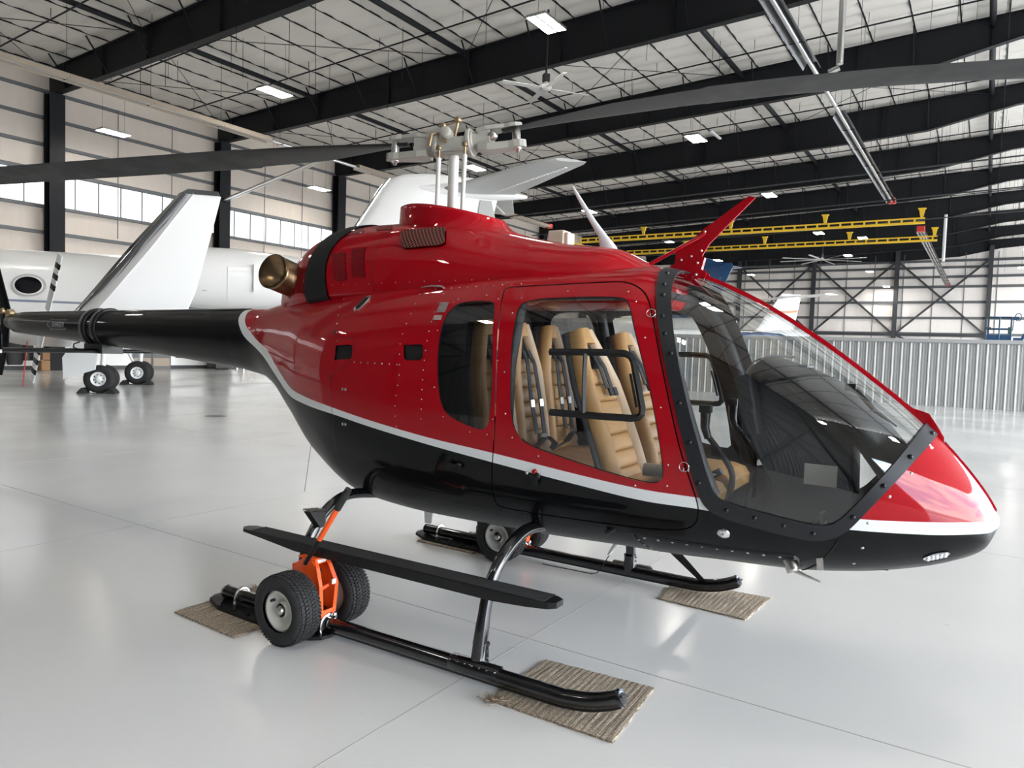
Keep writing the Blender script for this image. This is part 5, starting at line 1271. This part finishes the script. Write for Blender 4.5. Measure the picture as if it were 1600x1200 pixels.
# ------------------------------------------------------------------ white business jet on the left
JA = math.radians(13.9)
jet = empty('business_jet', (-13.0, 24.08, 0), JA); tag(jet, 'white business jet behind the tail boom with tall winglet and T tail', 'airplane')
def jb(m, name, mats, parent=None, **k): return m.build(name, mats, parent or jet, scale=KH, **k)
def body(rows, seg=40, y0=0.):
    return [[(x, y0 + ry * math.cos(a), z + rz * math.sin(a)) for a in np.linspace(0, 2 * PI, seg, endpoint=False)] for x, z, ry, rz in rows]
m = MB().loft(body([(-15, 2.5, .05, .05), (-14.4, 2.6, .5, .5), (-13, 2.75, .95, .95), (-11, 2.85, 1.2, 1.2), (-8, 2.9, 1.25, 1.25), (3, 2.9, 1.25, 1.25), (5, 3.0, 1.15, 1.15), (7, 3.25, .9, .92), (9, 3.55, .6, .65), (11, 3.8, .3, .4), (12, 3.9, .08, .12)]))
fz = jb(m, 'jet_fuselage', JETW)
m = MB()
for s in (-1,):
    for z0, z1 in ((2.62, 2.56),):
        m.box((-4, s * 1.215, (z0 + z1) / 2 - .02), (16, .05, z0 - z1))
jb(m, 'cheat_line', mat('stripe_slate', (.22, .25, .32), .35))
for x in (-11.2, -9.4, -7.6, -5.80, -3.98, -2.16):
    m = MB(); n = Vector((0, -1, .12)).normalized(); c = Vector((x, -1.25, 3.02))
    tx = Vector((1, 0, 0)); tz = n.cross(tx) * -1
    for r0, r1, mi, d in ((.46, .38, 0, .012), (.40, .35, 1, .02)):
        vs = []; k = 32
        for a in np.linspace(0, 2 * PI, k, endpoint=False): vs.append(c + n * d + tx * r0 * math.cos(a) + tz * r0 * .72 * math.sin(a))
        for a in np.linspace(0, 2 * PI, k, endpoint=False): vs.append(c + n * (d + .012) + tx * r1 * math.cos(a) + tz * r1 * .72 * math.sin(a))
        m.add(vs, [(i, (i + 1) % k, (i + 1) % k + k, i + k) for i in range(k)], mi, True)
    m.add([c + n * .012 + tx * .36 * math.cos(a) + tz * .26 * math.sin(a) for a in np.linspace(0, 2 * PI, 32, endpoint=False)], [tuple(range(32))], 2)
    jb(m, 'oval_window', [JETG, JETW, SCREENM])
# wings with winglets (swept)
for s in (-1, 1):
    m = MB(); rings = []
    for y, xl, c, z, th in ((.8, -3.2, 4.6, 1.55, .13), (3.5, -2.0, 3.6, 1.66, .12), (12.1, 2.35, 1.7, 1.93, .10)):
        rings.append([(xl + .3 * c - x, s * y, z + zz) for x, zz in airfoil(c, th, 12)])
    m.loft(rings); jb(m, 'jet_wing', JETW)
m = MB(); rings = []
for z, xl, c, y in ((1.90, 2.25, 1.8, 12.1), (2.05, 2.50, 1.60, 12.25), (2.4, 2.80, 1.46, 12.35), (3.05, 3.33, 1.12, 12.5), (3.93, 4.08, .60, 12.65)):
    rings.append([(xl + .3 * c - x, -y + zz, z) for x, zz in airfoil(c, .08, 12)])
m.loft(rings); wl_ = jb(m, 'winglet', JETW)
m = MB(); rings = []
for z, xl, c, y in ((1.90, 2.25, 1.8, 12.1), (2.05, 2.50, 1.60, 12.25), (2.4, 2.80, 1.46, 12.35), (3.05, 3.33, 1.12, 12.5), (3.95, 4.10, .62, 12.65)):
    w_ = .30 if z < 3.7 else .20; r = []
    for x, zz in ((-.02, 0), (w_ * .3, .045), (w_, .075), (w_, -.075), (w_ * .3, -.045)): r.append((xl - .012 + x, -y + zz * (c / 2 + .4), z))
    rings.append(r)
m.loft(rings); jb(m, 'winglet_leading_edge', CHROME, wl_)
m = MB().prism([(4.08, 3.93), (4.66, 3.93), (4.64, 4.0), (4.2, 4.01)], -12.70, -12.60, 'y'); jb(m, 'winglet_tip_cap', CHROME, wl_)
# engines
for s in (-1, 1):
    rows = [(1.95, .66, .60), (1.90, .72, .70), (1.93, .78, .80), (2.05, .84, .86), (2.6, .90, .92), (3.6, .90, .92), (5.0, .80, .80), (6.0, .66, .66)]
    m = MB(); m.loft([[(x, s * 2.2 + r0 * math.cos(a), 3.42 + r0 * math.sin(a)) for a in np.linspace(0, 2 * PI, 40, endpoint=False)] for x, r0, _ in rows], 0, caps=False)
    m.add([(2.25, s * 2.2 + .66 * math.cos(a), 3.42 + .66 * math.sin(a)) for a in np.linspace(0, 2 * PI, 32, endpoint=False)], [tuple(range(32))], 1)
    m.add([(5.8, s * 2.2 + .64 * math.cos(a), 3.42 + .64 * math.sin(a)) for a in np.linspace(0, 2 * PI, 32, endpoint=False)], [tuple(range(32))], 1)
    en = jb(m, 'engine_nacelle', [JETW, SATIN])
    k = MB().loft([[(x, s * 2.2 + r0 * math.cos(a), 3.42 + r0 * math.sin(a)) for a in np.linspace(0, 2 * PI, 40, endpoint=False)] for x, r0 in ((2.02, .655), (1.93, .69), (1.885, .73), (1.90, .77), (1.99, .825), (2.10, .862))], 0, caps=False)
    jb(k, 'intake_lip', JETW, en)
    if s < 0: jb(MB().box((3.5, -3.10, 3.2), (.01, .02, 1.0)).box((4.2, -2.2 - .86, 3.42), (.01, .1, .8)).box((2.9, -3.09, 3.0), (.12, .02, .03)), 'panel_line', JETG, en)
    jb(MB().box((4.0, s * 1.3, 3.35), (2.4, .8, .16)), 'engine_pylon', JETW)
# T tail
m = MB(); rings = []
for z, xl, c in ((3.6, 5.9, 5.0), (5.4, 7.05, 4.6), (6.9, 7.95, 4.0), (7.25, 8.22, 3.6), (7.42, 8.6, 3.0), (7.5, 9.3, 1.9)):
    rings.append([(xl + .3 * c - x, zz, z) for x, zz in airfoil(c, .11, 12)])
m.loft(rings); jb(m, 'tail_fin', JETW)
m = MB()
m.tube([(7.02, 0, 5.4), (7.92, 0, 6.9), (8.19, 0, 7.25)], .07, 10)
jb(m, 'fin_leading_edge', CHROME)
m = MB().loft(body([(8.44, 6.95, .04, .04), (9.2, 6.98, .22, .20), (10.6, 7.02, .34, .26), (12.0, 7.0, .26, .2), (13.0, 7.0, .06, .06)], 20)); jb(m, 'tail_bullet', JETW)
m = MB().prism([(11.15, 5.6), (12.0, 5.6), (11.7, 6.75), (11.3, 6.75)], -.12, .12, 'y'); jb(m, 'rudder_horn', JETG)
for s in (-1, 1):
    m = MB(); rings = []
    for y, xl, c, z in ((.1, 9.9, 2.6, 7.02), (4.3, 12.25, 1.35, 7.20), (4.55, 12.65, .95, 7.22)):
        rings.append([(xl + .3 * c - x, s * y, z + zz) for x, zz in airfoil(c, .10, 12)])
    m.loft(rings); tp = jb(m, 'tailplane', JETG)
    m = MB()
    for k in range(28):
        t = k / 28; x = 9.9 + 2.6 * .68 + t * (12.25 + 1.35 * .68 - 9.9 - 1.77); m.box((x, s * (.4 + 3.8 * t), 6.96 + .16 * t), (.09, .08, .03))
    jb(m, 'hinge_blocks', JETW, tp)['kind'] = 'stuff'
# landing gear
def gear(y, s):
    m = MB().tube([(.0, y, .40), (.1, y, 1.75)], .075, 12).tube([(-.55, y + s * -.1, 1.5), (-.08, y, .55)], .045, 8).tube([(0, y - .28, .40), (0, y + .28, .40)], .05, 10); g = jb(m, 'gear_leg', WHITEP)
    for d in (-.23, .23):
        t = MB().lathe([(.20, -.11), (.30, -.125), (.36, -.115), (.395, -.08), (.40, 0), (.395, .08), (.36, .115), (.30, .125), (.20, .11)], (0, y + d, .40), (0, 1, 0), 40); jb(t, 'tyre', RUBBER, g)
        r = MB().lathe([(.205, -.10), (.20, -.115), (.185, -.115), (.175, -.09), (.08, -.085), (.075, -.11), (.05, -.125), (0, -.125)], (0, y + d, .40), (0, 1, 0), 40, 0)
        for k in range(8):
            a = 2 * PI * k / 8 + .2; c = Vector((.128 * math.cos(a), y + d - .088, .40 + .128 * math.sin(a)))
            u = Vector((math.cos(a), 0, math.sin(a))); v = Vector((-math.sin(a), 0, math.cos(a)))
            r.add([c + u * .034, c + v * .026, c - u * .03, c - v * .026], [(0, 1, 2, 3)], 1)
        jb(r, 'wheel_rim', [WHITEP, SATIN], g)
gear(-2.08, -1); gear(2.08, 1)
m = MB().prism([(-.78, .40), (.02, .68), (.12, 1.5), (-.45, 1.55), (-.80, 1.0)], -2.75, -2.70, 'y'); jb(m, 'gear_door', WHITEP)
m = MB().tube([(-12, 0, .3), (-12, 0, 1.9)], .07, 10).lathe([(0, -.1), (.3, -.1), (.3, .1), (0, .1)], (-12, .18, .3), (0, 1, 0), 24).lathe([(0, -.1), (.3, -.1), (.3, .1), (0, .1)], (-12, -.18, .3), (0, 1, 0), 24); jb(m, 'nose_gear', RUBBER)
Rj = Matrix.Rotation(JA, 4, 'Z')
def jw(x, y): v = Rj @ Vector((x * KH, y * KH, 0)); return jet.location + v
for y, lab in ((-2.3, 'black rubber wheel chock at the nearer jet wheels'), (1.85, 'black rubber wheel chock at the farther jet wheels')):
    e = empty('wheel_chock', jw(0, y), JA); tag(e, lab, 'chock', 'chocks at the jet wheels')
    for s in (-1, 1): MB().prism([(s * .30, 0), (s * .52, 0), (s * .50, .05), (s * .40, .16), (s * .33, .13)], -.35, .15, 'y').build('chock_block', RUBBER, e)
    MB().tube([(-.32, -.36, .03), (0, -.38, .02), (.32, -.36, .03)], .012, 6).build('chock_rope', BELT, e)
e = empty('warning_streamer', jw(-1.45, -3.6), JA); tag(e, 'red warning streamer hanging beside the jet wheels', 'streamer'); MB().bar((0, 0, .25), (.12, 0, 1.5), .05, .01).build('streamer', REDB, e)
# clutter at the foot of the left wall, far behind
def clutter(name, label, cat, b, a, parts):
    e = empty(name, hw(b, a), ROT_H); tag(e, label, cat)
    for mname, m, mt in parts: m.build(mname, mt, e)
clutter('tool_cabinet', 'dark wheeled tool cabinet at the left wall behind the helicopter tail', 'cabinet', -33.6, 23.3, [('cabinet_body', MB().box((0, 0, .6), (.8, 1.0, 1.0)), SATIN), ('worktop', MB().box((0, 0, 1.13), (.85, 1.05, .06)), ALU), ('caster', MB().lathe([(0, -.03), (.06, -.03), (.06, .03), (0, .03)], (.3, -.4, .06), (0, 1, 0), 12), RUBBER)])
clutter('cart', 'low cart covered with a brown cloth at the left wall', 'cart', -33.3, 25.0, [('cart_frame', MB().box((0, 0, .25), (.8, 1.6, .08)).box((.3, .7, .12), (.06, .06, .24)).box((.3, -.7, .12), (.06, .06, .24)).box((-.3, .7, .12), (.06, .06, .24)).box((-.3, -.7, .12), (.06, .06, .24)), STEEL), ('cloth', MB().loft([[(.42 * r * math.cos(a), .85 * r * math.sin(a), z) for a in np.linspace(0, 2 * PI, 18, endpoint=False)] for r, z in ((1, .28), (.95, .42), (.7, .62), (.3, .72))]), mat('brown_cloth', (.12, .06, .045), .8))])
clutter('jacket_rack', 'dark jackets hung on the left wall beyond the tail rotor', 'rack', -34.5, 14.3, [('rail', MB().bar((0, -.6, 1.55), (0, .6, 1.55), .04), STEEL), ('jacket', MB().loft([[(.12 * math.cos(a) * k, -.2 + .32 * math.sin(a) * k, z) for a in np.linspace(0, 2 * PI, 14, endpoint=False)] for k, z in ((.3, 1.5), (1, 1.3), (1.1, .9), (1.05, .4), (.9, .25))]), BELT), ('jacket', MB().loft([[(.12 * math.cos(a) * k, .3 + .25 * math.sin(a) * k, z) for a in np.linspace(0, 2 * PI, 14, endpoint=False)] for k, z in ((.3, 1.5), (1, 1.3), (1.1, .9), (1.0, .45))]), SATIN)])
clutter('carton_stack', 'tan boxes stacked on the floor by the first wall column', 'box', -33.9, 15.0, [('carton', MB().box((0, 0, .25), (.3, .35, .45)), mat('carton', (.35, .2, .1), .8)), ('carton', MB().box((0, .02, .68), (.28, .3, .35)), mat('carton2', (.3, .17, .09), .8))])
# ------------------------------------------------------------------ second aircraft behind the partition
J2 = math.radians(-40)
j2 = empty('turboprop_airplane', (10.3, 49.0, 0), J2); tag(j2, 'white airplane with blue tailplane partly hidden behind the helicopter windshield', 'airplane')
def kb(m, name, mats, parent=None, **k): return m.build(name, mats, parent or j2, scale=1.22, **k)
m = MB().loft(body([(-14, 2.2, .05, .05), (-12.5, 2.3, .6, .6), (-10, 2.4, .95, .95), (-2, 2.4, .95, .95), (0, 2.55, .8, .8), (3, 3.0, .35, .4), (4, 3.1, .1, .1)])); kb(m, 'fuselage', JETW)
m = MB(); 
m.loft([[(xl + .3 * c - x, zz, z) for x, zz in airfoil(c, .1, 10)] for z, xl, c in ((2.9, -1.2, 3.6), (4.5, .3, 2.7), (6.0, 1.7, 2.0), (6.2, 1.8, 1.8))]); kb(m, 'tail_fin', JETB)
m = MB()
for s in (-1, 1): m.loft([[(xl + .3 * c - x, s * y, z + zz) for x, zz in airfoil(c, .11, 10)] for y, xl, c, z in ((.05, 1.2, 2.1, 6.15), (2.2, 1.9, 1.4, 6.2), (2.4, 2.1, 1.1, 6.2))])
kb(m, 'tailplane', JETB)
m = MB()
for s in (-1, 1): m.loft([[(xl + .3 * c - x, s * y, z + zz) for x, zz in airfoil(c, .12, 10)] for y, xl, c, z in ((.5, -7.6, 2.6, 1.8), (6.5, -6.9, 1.9, 2.15), (8.4, -6.2, 1.3, 2.3))])
kb(m, 'wing', JETW)
for s in (-1, 1):
    m = MB().loft(body([(-9.5, 2.15, .25, .25), (-9.2, 2.15, .42, .45), (-8, 2.2, .48, .5), (-6, 2.2, .4, .4), (-5, 2.25, .15, .15)], 20, s * 2.6)); kb(m, 'engine_nacelle', JETW)
kb(MB().tube([(-7, 2.6, .4), (-7, 2.6, 2)], .08).tube([(-7, -2.6, .4), (-7, -2.6, 2)], .08).tube([(-12, 0, .3), (-12, 0, 1.8)], .07).lathe([(0, -.15), (.38, -.15), (.38, .15), (0, .15)], (-7, 2.6, .38), (0, 1, 0), 24).lathe([(0, -.15), (.38, -.15), (.38, .15), (0, .15)], (-7, -2.6, .38), (0, 1, 0), 24).lathe([(0, -.1), (.3, -.1), (.3, .1), (0, .1)], (-12, 0, .3), (0, 1, 0), 24), 'landing_gear', RUBBER)
# third aircraft: grey-white fin and raised wing with a blue and white tip, right behind the windshield
j3 = empty('light_jet', (14.6, 41.6, 0), math.radians(17)); tag(j3, 'white light jet with orange flash on its fin seen above the ribbed partition', 'airplane')
def lb(m, name, mats, parent=None, **k): return m.build(name, mats, parent or j3, **k)
lb(MB().loft(body([(-9, 2.1, .05, .05), (-8, 2.2, .6, .6), (-6, 2.3, .8, .8), (-1, 2.35, .8, .8), (2, 2.9, .4, .5), (3, 3.2, .08, .1)])), 'fuselage', JETW)
fm_ = MB().loft([[(xl + .3 * c - x, zz, z) for x, zz in airfoil(c, .1, 10)] for z, xl, c in ((2.8, -1.2, 2.8), (4.3, -.1, 2.0), (5.35, .75, 1.35))]); lf = lb(fm_, 'tail_fin', JETW)
lb(MB().prism([(-.1, 4.15), (1.75, 4.3), (1.85, 4.45), (.1, 4.32)], -.12, .12, 'y'), 'orange_flash', mat('flash', (.8, .15, .05), .4), lf)
for s in (-1, 1):
    lb(MB().loft([[(xl + .3 * c - x, s * y, z + zz) for x, zz in airfoil(c, .1, 10)] for y, xl, c, z in ((.1, .35, 1.5, 5.1), (2.9, 1.3, .9, 5.2))]), 'tailplane', JETW)
    w = lb(MB().loft([[(xl + .3 * c - x, s * y, z + zz) for x, zz in airfoil(c, .12, 10)] for y, xl, c, z in ((.5, -5.5, 2.3, 2.0), (4.4, -4.8, 1.4, 2.55))]), 'wing', JETW)
    lb(MB().loft(body([(-5.1, 2.72, .04, .04), (-4.8, 2.74, .2, .17), (-3.8, 2.76, .24, .2), (-2.6, 2.76, .16, .14), (-2.2, 2.76, .03, .03)], 16, s * 4.5)), 'tip_tank', JETB, w)
lb(MB().tube([(-4, 1.8, .3), (-4, 1.8, 2)], .07).tube([(-4, -1.8, .3), (-4, -1.8, 2)], .07).tube([(-8, 0, .3), (-8, 0, 2)], .06).lathe([(0, -.1), (.3, -.1), (.3, .1), (0, .1)], (-4, 1.8, .3), (0, 1, 0), 20).lathe([(0, -.1), (.3, -.1), (.3, .1), (0, .1)], (-4, -1.8, .3), (0, 1, 0), 20).lathe([(0, -.08), (.25, -.08), (.25, .08), (0, .08)], (-8, 0, .25), (0, 1, 0), 20), 'landing_gear', RUBBER)
# ------------------------------------------------------------------ blue boom lift behind the partition
e = empty('boom_lift', hw(.3, 36, 0), ROT_H); tag(e, 'blue boom lift with its basket raised above the ribbed partition at right', 'lift')
zb = 2.62 * KH
m = MB()
for x in (-.42, .48):
    for y in (-.4, .4): m.tube([(x, y, zb), (x, y, zb + 1.0)], .025, 8)
for z in (.5, 1.0):
    m.tube([(-.42, -.4, zb + z), (.48, -.4, zb + z)], .025, 8).tube([(-.42, .4, zb + z), (.48, .4, zb + z)], .025, 8).tube([(-.42, -.4, zb + z), (-.42, .4, zb + z)], .025, 8).tube([(.48, -.4, zb + z), (.48, .4, zb + z)], .025, 8)
m.tube([(.05, -.4, zb), (.05, -.4, zb + 1.0)], .03, 8).box((.03, 0, zb - .02), (.95, .85, .05)).box((.03, -.4, zb + .12), (.95, .02, .24))
m.build('basket', LIFTB, e)
m = MB()
for z in (.52, .98): m.tube([(-.45, -.42, zb + z), (-.25, -.42, zb + z)], .05, 8)
m.box((.42, -.38, zb + .42), (.12, .1, .3)); m.build('rail_padding', mat('lift_pad', (.02, .05, .05), .7), e)
m = MB().tube([(.70 + .11 * math.cos(a), -.35, zb + 1.0 + .16 * math.sin(a)) for a in np.linspace(0, 2 * PI, 17)], .02, 6, caps=False).box((.62, -.35, zb + .95), (.22, .2, .14)).tube([(.55, -.35, zb + .9), (.52, -.35, zb + .4)], .02, 6); m.build('control_box', LIFTB, e)
m = MB().bar((.80, 0, zb - .1), (1.32, 0, zb + 1.05), .09, .12).bar((.95, 0, zb - .12), (1.45, 0, zb + .95), .07, .1).box((.72, 0, zb + .02), (.3, .2, .22)).bar((1.3, 0, zb + 1.1), (2.4, 0, zb + 1.3), .16, .2).bar((2.4, 0, zb + 1.3), (2.2, 0, .8), .2, .25); m.build('boom', LIFTB, e)
m = MB().box((2.1, 0, .65), (1.8, 1.2, .5)); m.build('chassis', LIFTB, e)
for x in (1.4, 2.8):
    for y in (-.7, .7): MB().lathe([(0, -.12), (.38, -.12), (.4, 0), (.38, .12), (0, .12)], (x, y, .4), (0, 1, 0), 24).build('wheel', RUBBER, e)
# odds and ends
e = empty('floor_scrap', (18.7, 29.5, 0.001), .6); tag(e, 'small black scrap of torn rubber on the floor before the ribbed partition', 'scrap')
MB().loft([[(x, y * w_ - .02, .004), (x, y * w_ + .02, .004), (x, w_ * .5, .03)] for x, y, w_ in ((-.2, 1, .02), (-.1, -1, .06), (0, 1, .03), (.12, 1, .09), (.2, 1, .02))], 0, smooth=False).build('scrap_piece', RUBBER, e)
e = empty('floor_drain', Vector(hw(0, 0)) + Vector((-6.71, 16.41, 0)), 0); tag(e, 'small dark floor plate on the shiny floor left of the helicopter', 'plate'); MB().lathe([(0, .006), (.22, .006), (.24, 0)], (0, 0, 0), (0, 0, 1), 24).build('plate', mat('plate_dark', (.10, .10, .10), .5), e)
